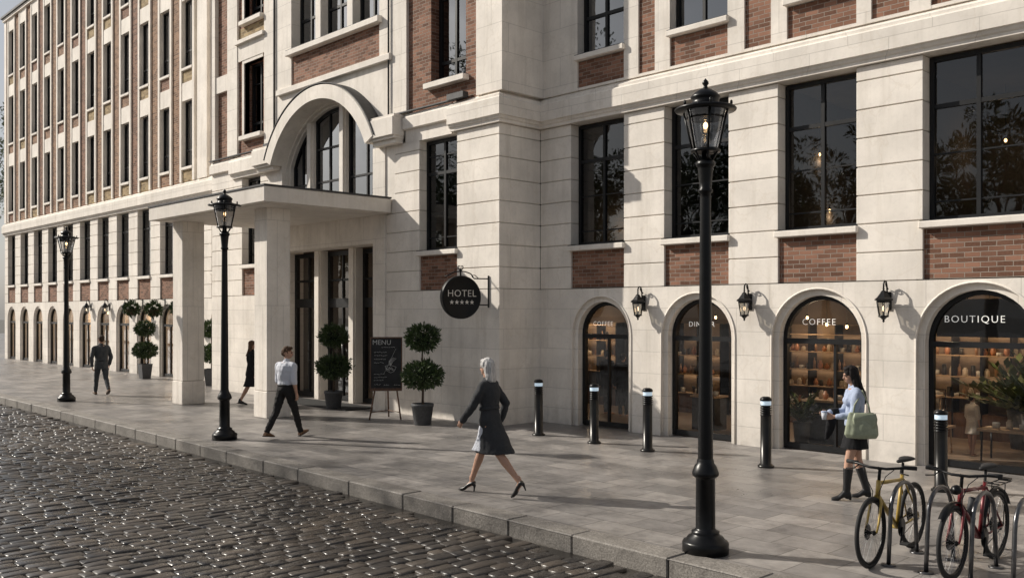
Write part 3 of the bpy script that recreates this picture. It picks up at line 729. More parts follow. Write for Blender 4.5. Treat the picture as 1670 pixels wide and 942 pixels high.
tm = MB(); 
for mx_ in (-21.35, -19.85): tm.box(mx_-.13, mx_+.13, YP+.05, YP+.4, 9.66, 12.5, 0, .01)
tm.build('mullion', M['stone'], B); up.box(-22.63, -18.5, YP, YP+.33, 12.5, T)
for k, (a, b_) in enumerate(((-22.63,-21.48),(-21.22,-19.98),(-19.72,-18.5))):
    wo = window(a+.01, b_-.01, 9.67, 12.49, YP+.28, (.5,), ((.3,1),(.68,0)), glass='glass_sky')
    if k == 1: sill(-22.63, -18.5, YP, 9.66, wo, out=.14, ov=.12, t_=.15)
up.build('upper_wall', M['block'], B)
dp = MB(); dp.tube([(-23.5,YP-.04,7.16),(-23.5,YP-.04,15)], .022, 8); dp.tube([(-18.03,YP-.07,7.16),(-18.03,YP-.07,15)], .022, 8); dp.build('downpipe', M['flash'], B)

# ---- interiors: floors, ceilings, back walls
it = MB()
it.box(-18.0, xr1, 18.6, 18.7, 0, 2.9, 0); it.box(-18.0, xr1, YW+.33, 18.7, 2.85, 2.93, 1); it.box(-18.0, xr1, YW+.29, 18.7, .002, .03, 2)
for xx in (-18.0, xr1-.1): it.box(xx, xx+.1, YW+.33, 18.6, .03, 2.85, 0)
it.box(-17.9, -14.1, YW+.25, YW+.35, .03, 2.85, 0)
it.box(xr0, xr1, 18.6, 18.7, 2.93, ZT, 1); it.box(-14, xr1, YW+.33, 18.7, 6.5, 6.6, 1); it.box(-14, xr1, YW+.33, 18.7, ZT-.1, ZT, 1)
for xx in (-13.9, -11.2, -8.7, -6.4, -3.6, 3.9): it.box(xx, xx+.1, YW+.34, 18.6, 2.93, ZT, 1)
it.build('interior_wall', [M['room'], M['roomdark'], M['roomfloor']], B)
it = MB()
it.box(x_l0+.3, XT0, 17.0, 17.1, 0, 2.9, 0); it.box(x_l0+.3, XT0, YW+.33, 17.1, 2.85, 2.93, 1); it.box(x_l0+.3, XT0, YW+.29, 17, .002, .03, 2)
it.box(x_l0+.3, XT0, 17.0, 17.1, 2.93, ZR, 1)
for zz in (6.5, 10.4, 14.0, ZR): it.box(x_l0+.3, XT0, YW+.33, 17.1, zz, zz+.1, 1)
for k in range(6): xx = x_l0+4.2*k+4; it.box(xx, xx+.1, YW+.36, 17, 2.93, ZR, 1)
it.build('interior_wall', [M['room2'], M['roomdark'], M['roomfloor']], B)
it = MB()
it.box(XT0+.33, -18.2, 18.5, 18.6, 0, T, 1); it.box(-18.2, XT1-.33, 18.5, 18.6, 2.95, T, 1); it.box(DX0, DX1+.3, 17.5, 17.6, 0, 4.6, 0); it.box(DX0-.5, DX1+.5, 14.5, 18.5, .002, .02, 2)
for zz in (4.7, 10.5, 15.3): it.box(XT0+.33, XT1-.33, YP+.62, 18.5, zz, zz+.1, 1)
it.box(-24.0, -23.9, 14.5, 18.5, 0, T, 1); it.box(-18.2, -18.1, YP+.62, 18.5, 0, T, 1); it.box(-18.09, XT1-.34, YP+.62, 18.5, 2.94, 2.95, 1); it.box(XT1-.36, XT1-.331, YP+.33, 18.5, 2.95, T, 1)
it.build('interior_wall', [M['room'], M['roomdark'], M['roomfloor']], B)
# ================================================================== STREET FURNITURE
def lantern_head(root, z0, s=1.0, n=6):
    """tapered street lantern: bottom ring, glazing, bars, roof; z0 = height of bottom ring"""
    rb, rt, h = .130*s, .240*s, .42*s
    gl = MB(); gl.lathe([(rb-.012, z0+.02), (rt-.03, z0+h)], n=18, rot=.5); gl.build('glazing', M['lamp_glass'], root)
    br = MB()
    for k in range(n):
        a = 2*PI*(k+.25)/n; br.tube([(rb*math.cos(a), rb*math.sin(a), z0), ((rt-.01)*math.cos(a), (rt-.01)*math.sin(a), z0+h+.02)], .011*s, 6)
        br.tube([(.05*s*math.cos(a), .05*s*math.sin(a), z0-.12*s), (rb*math.cos(a), rb*math.sin(a), z0+.005)], .010*s, 6)
        br.lathe([(0,.055*s),(.012*s,.045*s),(.014*s,.02*s),(.008*s,0)], ((rt+.02)*math.cos(a), (rt+.02)*math.sin(a), z0+h+.015), 8)
    br.lathe([(rb-.03,z0-.006),(rb+.012,z0-.01),(rb+.016,z0+.006),(rb+.008,z0+.024),(rb-.03,z0+.024)], n=28)
    br.lathe([(rb-.03,z0+.024),(rb-.03,z0-.006)], n=28); br.lathe([(0,z0-.002),(rb,z0-.002)], n=24)
    br.build('bar', M['iron'], root)
    rf = MB(); zt = z0+h
    rf.lathe([(rt-.06,zt-.02),(rt+.055,zt-.015),(rt+.062,zt),(rt+.05,zt+.014),(rt-.03,zt+.03),(rt*.62,zt+.05),(rt*.55,zt+.055),(rt*.55,zt+.10),(rt*.60,zt+.115),(rt*.60,zt+.13),(rt*.46,zt+.165),(rt*.25,zt+.20),(rt*.10,zt+.215),(.022,zt+.225),(.018,zt+.24),(.032,zt+.258),(.030,zt+.278),(.012,zt+.30),(.0,zt+.315)], n=32)
    rf.lathe([(0,zt-.03),(rt-.05,zt-.03),(rt-.05,zt-.10),(rt-.062,zt-.10),(rt-.062,zt-.028)], n=32)
    rf.build('roof', M['iron'], root)
    bl = MB(); bl.lathe([(0,zt-.255),(.03,zt-.25),(.05,zt-.21),(.055,zt-.16),(.05,zt-.10),(.05,zt-.06)], n=16); bu = bl.build('bulb_jar', M['lamp_glass'], root)
    b2 = MB(); b2.ell((0,0,zt-.16), .022, .022, .035); b2.build('filament', M['bulb'], bu)
    b3 = MB(); b3.lathe([(0,zt-.03),(.055,zt-.03),(.06,zt-.10),(.05,zt-.11),(0,zt-.11)], n=16); b3.lathe([(.0,z0+.02),(.035,z0+.02),(.045,z0+.08),(.042,z0+.14),(.03,z0+.16),(0,z0+.16)], n=14); b3.build('lamp_socket', M['lamp_glass'] , root)
def street_lamp():
    t = thing('street_lamp', 'tall black cast iron street lamp nearest the camera', 'street lamp', (-5.28,7.83,.0), 0, 'old-fashioned lamp posts along the kerb')
    p = MB()
    p.lathe([(0,0),(.225,0),(.228,.10),(.215,.12),(.19,.13),(.175,.16),(.14,.18),(.135,.20),(.138,.215),(.104,.23),(.096,.25),(.094,.74),(.106,.755),(.128,.77),(.132,.79),(.128,.81),(.106,.87),(.086,.895),(.082,.92),(.076,.94)], n=32)
    p.build('base', M['iron'], t)
    p = MB(); p.lathe([(.074,.93),(.052,3.55),(.052,3.60),(.068,3.61),(.070,3.63),(.058,3.65),(.062,3.72),(.074,3.84),(.076,3.86),(.092,3.875),(.095,3.895),(.085,3.92),(.06,3.94),(.04,3.96),(.04,4.02)], n=28); p.build('pole', M['iron'], t)
    lantern_head(t, 4.02); return t
L1 = street_lamp(); L1.scale = (1.02,1.02,1.0)
L2 = dup(L1, (-16.35,8.25,0), .3, 'black cast iron street lamp in front of the entrance canopy')
L3 = dup(L1, (-26.4,8.72,0), .7, 'black cast iron street lamp beside the man in the grey suit, farthest away')

def bollard():
    t = thing('bollard', 'black bollard in front of the tower corner, farthest from the bicycles', 'bollard', (-12.6,12.95,0), 0, 'lit bollards in front of the shops')
    p = MB(); p.lathe([(0,0),(.125,0),(.128,.025),(.105,.035),(.10,.05),(.084,.055),(.082,.80)], n=24); p.build('post', M['bol'], t)
    p = MB()
    for k in range(4): z = .80+k*.037; p.lathe([(.082,z),(.088,z+.006),(.088,z+.020),(.070,z+.026),(.070,z+.037)], n=24)
    p.lathe([(.07,.948),(.088,.952),(.088,.965),(.07,.966)], n=24); p.lathe([(.07,1.03),(.09,1.032),(.09,1.06),(.075,1.085),(.04,1.098),(0,1.10)], n=24); p.build('louvre_cap', M['iron'], t)
    p = MB(); p.lathe([(.078,.962),(.080,.97),(.080,1.024),(.076,1.034)], n=24); p.build('light_band', M['led'], t)
    return t
M['bol'] = m_plain('brushed_black_bollard', (.020,.019,.018), .30, .5, 5, .3, 0, rvar=.15)
b0 = bollard()
for x, y, lb in ((-11.12,12.9,'black bollard standing before the first arched coffee window'),(-9.84,12.83,'black bollard between the first arched shopfront and the nearest lamp post'),
                 (-7.54,12.83,'black bollard left of the woman with the green bag, before the second coffee window'),(-4.88,12.8,'black bollard behind the parked bicycles, before the boutique')): dup(b0, (x,y,0), 1., lb)

def wall_lantern():
    t = thing('wall_lantern', 'black wall lantern between the boutique arch and the coffee arch', 'lantern', (-6.40,14.65,2.60), 0, 'black lanterns on the shopfront wall')
    p = MB(); p.box(-.05,.05,-.022,-.001,-.16,.14,0,.008); p.tube([(0,-.02,-.02),(0,-.05,.04),(0,-.06,.14),(0,-.07,.24),(0,-.10,.30),(0,-.15,.31),(0,-.185,.27),(0,-.19,.20)], .014, 8)
    p.tube([(0,-.02,.18),(0,-.05,.20),(0,-.10,.23),(0,-.12,.27),(0,-.09,.29)], .010, 6); p.build('bracket', M['iron'], t)
    c = (0,-.19,0); n = 6
    p = MB(); p.lathe([(.0,.21),(.014,.20),(.02,.185),(.012,.165),(.035,.15),(.05,.135),(.055,.12),(.115,.045),(.150,.02),(.152,.0),(.12,-.004)], c, n, smooth=False); p.build('roof', M['iron'], t)
    p = MB(); p.lathe([(.122,-.004),(.122,-.03),(.115,-.035)], c, n, smooth=False)
    for k in range(n):
        a = 2*PI*k/n; p.tube([(.115*math.cos(a), -.19+.115*math.sin(a), -.01), (.072*math.cos(a), -.19+.072*math.sin(a), -.25)], .008, 6)
    p.lathe([(.06,-.24),(.082,-.245),(.082,-.262),(.05,-.275),(.03,-.30),(.014,-.31),(.02,-.33),(.008,-.35),(0,-.355)], c, 12); p.build('bar', M['iron'], t)
    p = MB(); p.lathe([(.108,-.01),(.068,-.25)], c, n, smooth=False); p.build('glazing', M['lantern_pane'], t)
    p = MB(); p.ell((0,-.19,-.13), .02,.02,.045); p.build('bulb', M['bulb_dim'], t)
    return t
M['lantern_pane'] = m_glass('frosted_lantern_pane', .75, .25, .9, 0, (1,.97,.9))
w0 = wall_lantern()
dup(w0, (-8.93,14.65,2.61), 0, 'black wall lantern between the coffee window and the lamp-post-hidden window')
dup(w0, (-11.33,14.65,2.61), 0, 'black wall lantern right of the first coffee arch, partly in the tower shadow')
dup(w0, (-27.9,14.65,2.66), 0, 'black wall lantern seen between the canopy columns, above the tapered planter')
for i, x in enumerate((-41.3,-39.2,-37.1)): dup(w0, (x,14.65,2.66), 0, ('small black wall lantern on the far arcade, left of the walking man in the suit','small black wall lantern on the far arcade, just above the suited man','small black wall lantern on the far arcade, right of the suited man')[i])

# hotel sign
t = thing('hotel_sign', 'round black hotel sign with five stars hanging from an iron bracket', 'sign', (-14.52,13.4,0), R(-15)); cz = 2.73; cy = -.68; r_ = .455
p = MB(); p.lathe([(0,-.07),(r_-.01,-.07),(r_,-.055),(r_,.055),(r_-.01,.07),(r_-.03,.074),(r_-.045,.06),(0,.058)], (0,cy,cz), 64, axis='x'); sg = p.build('sign_disc', M['signblack'] if 'signblack' in M else m_plain('sign_black', (.003,.003,.0035), .5, 0, 6, .2, 0, spec=.3), t)
p = MB(); p.lathe([(r_-.028,.072),(r_-.022,.078),(r_-.016,.072)], (0,cy,cz), 64, axis='x'); p.build('rim', M['iron'], sg)
tm_ = text_mesh('HOTEL', .205, .004, 1.08); tm_.materials.append(M['gold'] if 'gold' in M else m_plain('brushed_letter', (.72,.69,.64), .5, .0, bump=0))
link('lettering', tm_, sg, (.064,cy,cz+.075), (R(90),0,R(90)))
for k in range(5):
    p = MB(); pl = []
    for q in range(10): a = PI/2+q*PI/5; rr_ = .052 if q % 2 == 0 else .021; pl.append(((k-2)*.118+rr_*math.cos(a)+cy, rr_*math.sin(a)+cz-.105))
    p.prism(pl, .060, .068, axis='x'); p.build('star', tm_.materials[0], sg)
p = MB(); p.box(-.02,.02,-.03,-.006,cz-.22,cz+.47,0,.006); p.tube([(0,-.02,cz+.40),(0,-.36,cz+.40)], .013, 8); p.tube([(0,-.02,cz-.16),(0,-.26,cz-.16)], .013, 8)
p.tube([(0,-.36,cz+.40),(0,-.44,cz+.50),(0,-.56,cz+.54),(0,-.66,cz+.55),(0,-.82,cz+.53),(0,-.95,cz+.47),(0,-1.02,cz+.44)], .013, 8); p.tube([(0,-.25,cz+.40),(0,-.34,cz+.47),(0,-.42,cz+.47),(0,-.40,cz+.42)], .009, 6)
p.ell((0,-1.03,cz+.435), .02,.02,.02); p.tube([(0,cy,cz+.44),(0,cy,cz+.60)], .018, 8); p.tube([(0,cy-.01,cz+.56),(0,cy-.06,cz+.62),(0,cy-.05,cz+.66),(0,cy-.01,cz+.65)], .012, 6); p.tube([(0,cy+.01,cz+.56),(0,cy+.06,cz+.62),(0,cy+.05,cz+.66),(0,cy+.01,cz+.65)], .012, 6)
p.build('bracket', M['iron'], t)

# ---- plants
def leaf_ball(c, rx, rz, n, size, seed, flat=.0):
    r = random.Random(seed); vs = []; fs = []; ti = []
    for _ in range(n):
        u = r.uniform(-1, 1); a = r.uniform(0, 2*PI); q = math.sqrt(1-u*u); d = Vector((q*math.cos(a), q*math.sin(a), u))
        lump = 1+.24*noise.noise(d*2.2+Vector((seed,0,0)))+.08*noise.noise(d*6+Vector((seed,5,0))); rad = .90*lump*(r.uniform(.35, 1.0)**.5)*r.choice((1,1,1,1.07))
        p = Vector(c)+Vector((d.x*rx, d.y*rx, d.z*rz))*rad
        out = (d+Vector((r.gauss(0,.45), r.gauss(0,.45), r.gauss(0,.45)+.15))).normalized(); sd = out.cross(Vector((r.gauss(0,1), r.gauss(0,1), r.gauss(0,1)))).normalized(); nn = out.cross(sd)
        L = size*r.uniform(.7, 1.25); W = L*.36; o = len(vs)
        vs += [p, p+out*L*.5+sd*W*.5+nn*L*.05, p+out*L-nn*L*.08, p+out*L*.5-sd*W*.5+nn*L*.05]; fs.append((o, o+1, o+2, o+3)); ti += [r.random()]*4
    return vs, fs, ti
def foliage(name, sets, mat, parent, core=None):
    vs = []; fs = []; ti = []
    for s_ in sets: o = len(vs); vs += s_[0]; fs += [tuple(i+o for i in f) for f in s_[1]]; ti += s_[2]
    me = bpy.data.meshes.new(name); me.from_pydata(vs, [], fs); me.materials.append(mat); a = me.attributes.new('tint', 'FLOAT', 'POINT'); a.data.foreach_set('value', ti); me.update()
    return link(name, me, parent)
def topiary(label, loc, s=1., square=False, group='double-ball topiaries in pots'):
    t = thing('topiary', label, 'topiary', loc, 0, group)
    p = MB()
    if square: 
        for a, b_, c_, d_ in ((.15,.205,0,.56),): p.add([(-a,-a,0),(a,-a,0),(a,a,0),(-a,a,0),(-b_,-b_,d_),(b_,-b_,d_),(b_,b_,d_),(-b_,b_,d_)], [(0,1,5,4),(1,2,6,5),(2,3,7,6),(3,0,4,7),(0,3,2,1)])
    else: p.lathe([(0,0),(.18,0),(.185,.02),(.232,.38),(.24,.385),(.245,.44),(.236,.455),(.222,.45),(.218,.40)], n=32)
    p.build('pot', M['pot'], t)
    zs_ = .52 if square else .41
    p = MB(); p.lathe([(0,zs_),(.2 if square else .22,zs_-.01)], n=20); p.build('soil', M['soil'], t)
    p = MB(); p.tube([(0,0,zs_-.02),(.01,.01,.9),(-.01,0,1.3),(0,0,1.85)], [.028,.022,.02,.016], 8); p.tube([(.03,.02,zs_-.02),(.015,-.02,.8),(0,0,1.1)], .012, 6); p.build('trunk', M['bark'], t)
    foliage('foliage', [leaf_ball((0,0,1.07), .45, .31, 1900, .10, 1), leaf_ball((0,0,1.86), .37, .29, 1400, .10, 2)], M['leaf'], t)
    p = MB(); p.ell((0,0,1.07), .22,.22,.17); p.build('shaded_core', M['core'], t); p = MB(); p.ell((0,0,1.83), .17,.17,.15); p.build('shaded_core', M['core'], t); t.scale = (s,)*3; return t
T1 = topiary('large double-ball topiary in a round grey pot beside the menu board', (-15.55,12.4,0))
T2 = dup(T1, (-19.75,12.9,0), 1.3, 'double-ball topiary in a round pot between the entrance doors', scale=.98)
T3 = topiary('double-ball topiary in a square tapered planter on the far arcade', (-33.4,13.75,0), .98, True)
T4 = dup(T3, (-28.75,14.05,0), .8, 'double-ball topiary in a square planter mostly hidden behind the left canopy column', scale=1.)
def basket(label, loc):
    t = thing('hanging_basket', label, 'hanging basket', loc, 0, 'hanging baskets on the arcade')
    p = MB(); p.box(-.03,.03,-.02,-.001,-.1,.3,0,.005); p.tube([(0,-.01,.25),(0,-.2,.30),(0,-.42,.24),(0,-.44,.2)], .014, 6); p.tube([(0,-.44,.2),(.0,-.44,.05)], .006, 5); p.build('bracket', M['iron'], t)
    p = MB(); p.lathe([(.02,-.34),(.12,-.30),(.2,-.18),(.22,-.1)], (0,-.44,0), 16); p.build('basket', M['bark'], t)
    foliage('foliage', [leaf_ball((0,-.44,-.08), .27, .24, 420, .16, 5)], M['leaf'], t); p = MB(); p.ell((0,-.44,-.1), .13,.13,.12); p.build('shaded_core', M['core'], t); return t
K1 = basket('leafy hanging basket on the arcade, nearest the left canopy column', (-31.6,14.65,2.65))
dup(K1, (-33.75,14.65,2.62), 0, 'leafy hanging basket above the topiary in the square planter'); dup(K1, (-35.8,14.65,2.65), 0, 'leafy hanging basket right of the suited man, farthest of the baskets')

# menu board on an easel
t = thing('menu_easel', 'wooden easel with a chalk menu blackboard beside the entrance', 'menu board', (-16.9,12.42,0), math.atan2(.75,.66)+.05)
# local: faces -Y, width along X
p = MB(); tl = Matrix.Rotation(R(-9), 4, 'X')
def tb(mb, *a, **k):
    i0 = len(mb.v); mb.box(*a, **k)
    for i in range(i0, len(mb.v)): v = tl@Vector(mb.v[i])-Vector((0,0,0)); mb.v[i] = (v.x, v.y, v.z)
W2, zb, zt = .34, .70, 1.84
tb(p, -W2, W2, -.012, .012, zb, zt); bo = p.build('board', M['chalkboard'], t)
p = MB()
for a in ((-W2-.025,-W2,zb-.03,zt+.03),(W2,W2+.025,zb-.03,zt+.03)): tb(p, a[0], a[1], -.022, .022, a[2], a[3], b=.004)
tb(p, -W2, W2, -.022, .022, zb-.03, zb); tb(p, -W2, W2, -.022, .022, zt, zt+.03); p.build('frame', M['wood'], bo)
def lg(mb, a, b_, r): mb.tube([a, b_], r, 8)
legs = [((-.24,.10,.70),(-.36,-.10,0)), ((.24,.10,.70),(.34,-.08,0)), ((.02,.20,1.2),(.05,.50,0)), ((-.05,.14,.9),(-.12,.42,0))]
for a, b_ in legs[:3]: p = MB(); lg(p, a, b_, .018); p.build('leg', M['wood'], t)
p = MB(); tb(p, -.36, .36, -.06, .03, zb-.06, zb-.032); p.tube([(-.33,-.05,.16),(.045,.44,.16)], .011, 6); p.tube([(.31,-.04,.16),(.045,.44,.16)], .011, 6); p.build('ledge', M['wood'], t)
ch = MB(); rr = random.Random(2)
def stroke(pts, r=.004): ch.tube([tl@Vector((x, -.0155, z)) for x, z in pts], r, 4)
for (x0, x1, z, n_) in ((-.27,-.02,1.52,4),(-.27,.02,1.44,5),(-.27,-.03,1.36,4),(-.27,-.06,1.28,3),(-.27,-.05,1.02,3),(-.27,.0,.95,4),(-.27,-.08,.88,3),(-.26,-.14,.78,2),(-.05,.05,.77,2),(.18,.29,.77,3),(-.1,.16,1.63,5)):
    x = x0
    while x < x1:
        ww = rr.uniform(.02,.05); pts = [(x+ww*k/4, z+rr.uniform(-.012,.014)) for k in range(5)]; stroke(pts, .0032); x += ww+.012
# dish sketch: bowl with leaves
stroke([(-.02,1.20),(.02,1.10),(.10,1.05),(.18,1.08),(.23,1.18)], .004); stroke([(-.02,1.20),(.08,1.23),(.23,1.18)], .004)
for k in range(7): a = 1.1+.22*k; stroke([(.1,1.2),(.1+.08*math.cos(a)+.02,1.2+.12*math.sin(a)),(.1+.13*math.cos(a-.2)+.05,1.2+.2*math.sin(a))], .0035)
for k in range(10): stroke([(rr.uniform(-.02,.2),rr.uniform(1.08,1.2)) for _ in range(3)], .0025)
stroke([(-.05,1.02),(.22,1.60)], .0025); ch.build('chalk_drawing', M['chalk'], bo)
tm_ = text_mesh('MENU', .155, .002, 1.0); tm_.materials.append(M['chalk']); pz = tl@Vector((-.10,-.0145,1.74)); link('lettering', tm_, bo, pz, (R(90-9),0,0))

# door mat
p = MB(); p.box(-23.4,-19.0,12.75,13.75,.002,.022,0,.006); p.build('door_mat', M['mat'], label='wide black mat in front of the hotel entrance doors', cat='door mat')

# bicycle racks
def rack(loc, label):
    h = MB(); r_ = .33; pts = [(0,-r_,0),(0,-r_+.03,.30)]+[(0,-(r_-.05)*math.cos(PI*k/12), .50+.25*math.sin(PI*k/12)) for k in range(13)]+[(0,r_-.03,.30),(0,r_,0)]
    h.tube(pts, .020, 10); h.lathe([(0,.001),(.07,.001),(.07,.012),(.024,.016)], (0,-r_,0), 14); h.lathe([(0,.001),(.07,.001),(.07,.012),(.024,.016)], (0,r_,0), 14)
    return h.build('bicycle_rack', M['steel'], loc=loc, label=label, cat='bicycle rack', group='hoop bicycle racks')
k0 = rack((-3.79,9.0,0), 'steel hoop rack holding the yellow bicycle')
for x, lb in ((-3.44,'empty steel hoop rack between the yellow and the red bicycle'),(-3.05,'steel hoop rack that the red bicycle leans on'),(-2.70,'steel hoop rack at the right edge of the photo')): 
    o = k0.copy(); COL.objects.link(o); o.location = (x,9.0,0); o['label'] = lb

# bicycles: local X = forward
def bike(label, loc, rz, paint, extras, group='parked bicycles', steer=0.):
    t = thing('bicycle', label, 'bicycle', loc, rz, group); Rw = .335; xf, xr = .52, -.52
    def wheel(xc):
        w_ = MB(); w_.tube([(xc+(Rw-.02)*math.cos(2*PI*k/48), 0, Rw+(Rw-.02)*math.sin(2*PI*k/48)) for k in range(48)], .021, 8, closed=True); wo = w_.build('wheel', M['rubber'], t)
        w_ = MB(); q = Rw-.048; w_.tube([(xc+q*math.cos(2*PI*k/40), 0, Rw+q*math.sin(2*PI*k/40)) for k in range(40)], .012, 6, closed=True); w_.build('rim', M['iron'], wo)
        w_ = MB()
        for k in range(28):
            a = 2*PI*k/28; b_ = a+(.35 if k % 2 else -.35); s_ = .03*(1 if (k//2) % 2 else -1)
            w_.tube([(xc+.022*math.cos(b_), s_, Rw+.022*math.sin(b_)), (xc+q*math.cos(a), 0, Rw+q*math.sin(a))], .0016, 4, caps=False)
        w_.build('spoke', M['alloy'], wo); w_ = MB(); w_.lathe([(0,-.05),(.012,-.05),(.028,-.03),(.016,-.02),(.016,.02),(.028,.03),(.012,.05),(0,.05)], (xc,0,Rw), 14, axis='y'); w_.lathe([(.0,-.032),(.075,-.032),(.075,-.029),(0,-.029)], (xc,0,Rw), 20, axis='y'); w_.build('hub', M['iron'], wo); return wo
    wheel(xf); wheel(xr)
    bb = (-.10,0,.29); st = (-.25,0,.79); hd0 = (.36,0,.66); hd1 = (.33,0,.80); ra = (xr,0,Rw)
    f = MB(); f.tube([hd0, bb], .023, 10); f.tube([(.335,0,.775), (-.235,0,.735)], .018, 10); f.tube([bb, st], .018, 10); f.tube([hd0, hd1], .024, 10)
    for s_ in (-1, 1): f.tube([(bb[0],s_*.03,bb[2]),(xr,s_*.06,Rw)], .010, 8); f.tube([(-.237,s_*.018,.74),(xr,s_*.06,Rw)], .009, 8)
    f.lathe([(0,-.035),(.025,-.035),(.025,.035),(0,.035)], bb, 14, axis='y'); f.build('frame', M[paint], t)
    f = MB()
    for s_ in (-1, 1): f.tube([(.365,s_*.012,.655),(.40,s_*.05,.60),(.47,s_*.055,.42),(xf,s_*.055,Rw)], [.016,.015,.012,.009], 8)
    f.build('fork', M[paint], t)
    f = MB(); f.tube([hd1, (.315,0,.88),(.30,0,.905)], .016, 8); f.tube([(.30,0,.905),(.35,0,.92)], .016, 8)
    f.tube([(.28,-.33,.945),(.31,-.22,.94),(.35,-.08,.92),(.35,.08,.92),(.31,.22,.94),(.28,.33,.945)], .013, 8); hb = f.build('handlebar', M['iron'], t)
    f = MB()
    for s_ in (-1, 1): f.tube([(.28,s_*.335,.945),(.295,s_*.22,.943)], .019, 8); f.tube([(.31,s_*.2,.93),(.38,s_*.22,.90),(.385,s_*.30,.89)], .006, 6); f.tube([(.33,s_*.16,.93),(.42,s_*.10,.86),(.40,s_*.03,.70),(.44,s_*.04,.5)], .004, 5)
    f.build('grip', M['rubber'], hb)
    f = MB(); f.tube([(-.235,0,.74),(-.265,0,.90)], .014, 8); f.build('seat_post', M['iron'], t)
    f = MB(); f.loft([((-.42,0,.925),(0,.03,0),(0,0,.012)),((-.40,0,.93),(0,.075,0),(0,0,.022)),((-.33,0,.93),(0,.07,0),(0,0,.024)),((-.24,0,.925),(0,.035,0),(0,0,.02)),((-.15,0,.925),(0,.022,0),(0,0,.016)),((-.13,0,.92),(0,.01,0),(0,0,.008))], 12); f.build('saddle', M['rubber'], t)
    f = MB(); f.lathe([(.0,.048),(.092,.048),(.095,.052),(.0,.053)], bb, 28, axis='y'); f.tube([(bb[0],.06,bb[2]),(bb[0]+.08,.07,bb[2]-.14)], .009, 6); f.tube([(bb[0],-.06,bb[2]),(bb[0]-.08,-.07,bb[2]+.14)], .009, 6)
    f.tube([(bb[0],.05,bb[2]+.092),(xr,.045,Rw+.04)], .004, 4); f.tube([(bb[0],.05,bb[2]-.092),(xr+.02,.045,Rw-.04)], .004, 4); f.lathe([(.0,.040),(.045,.040),(.045,.052),(.0,.053)], (xr,0,Rw), 16, axis='y'); f.build('crankset', M['iron'], t)
    for s_, (dx, dz) in ((1,(.08,-.14)),(-1,(-.08,.14))): f = MB(); y0_ = s_*.075; f.box(bb[0]+dx-.045, bb[0]+dx+.045, min(y0_, y0_+s_*.085), max(y0_, y0_+s_*.085), bb[2]+dz-.01, bb[2]+dz+.01, 0, .004); f.build('pedal', M['rubber'], t)
    if 'carrier' in extras:
        f = MB()
        for s_ in (-1, 1): f.tube([(-.22,s_*.05,.70),(-.30,s_*.055,.735),(-.78,s_*.055,.735),(-.80,s_*.02,.735)], .006, 6); f.tube([(xr,s_*.07,Rw),(-.60,s_*.06,.73)], .005, 6)
        for x_ in (-.35,-.48,-.62,-.76): f.tube([(x_,-.055,.737),(x_,.055,.737)], .005, 6)
        f.box(-.82,-.72,-.05,.05,.742,.762); f.build('carrier', M['iron'], t)
        for xc, a0_, a1_ in ((xf,.75,2.4),(xr,.5,2.7)):
            f = MB(); q = Rw+.028; n_ = 18; vs = []
            for k in range(n_+1):
                a = a0_+(a1_-a0_)*k/n_
                for yy, dr in ((-.03,-.008),(-.015,.006),(.015,.006),(.03,-.008)): vs.append((xc+(q+dr)*math.cos(a), yy, Rw+(q+dr)*math.sin(a)))
            f.add(vs, [(k*4+j, k*4+j+1, k*4+j+5, k*4+j+4) for k in range(n_) for j in range(3)], 0, True); f.build('mudguard', M['iron'], t)
        f = MB(); f.lathe([(0,.0),(.042,.0),(.046,.02),(.038,.06),(0,.07)], (.42,0,.80), 16, axis='x'); f.build('headlight', M['iron'], t)
        f = MB(); f.tube([(.12,0,.50),(.06,0,.68)], .034, 12); f.build('water_bottle', M['pot'], t)
    return t
bike('yellow bicycle with a black saddle parked facing the street', (-3.885,8.98,0), R(-90)+R(2), 'yellow', ())
bike('dark red bicycle with rear carrier and mudguards, right of the yellow one', (-3.17,9.13,0), R(-90)-R(1), 'red', ('carrier',))
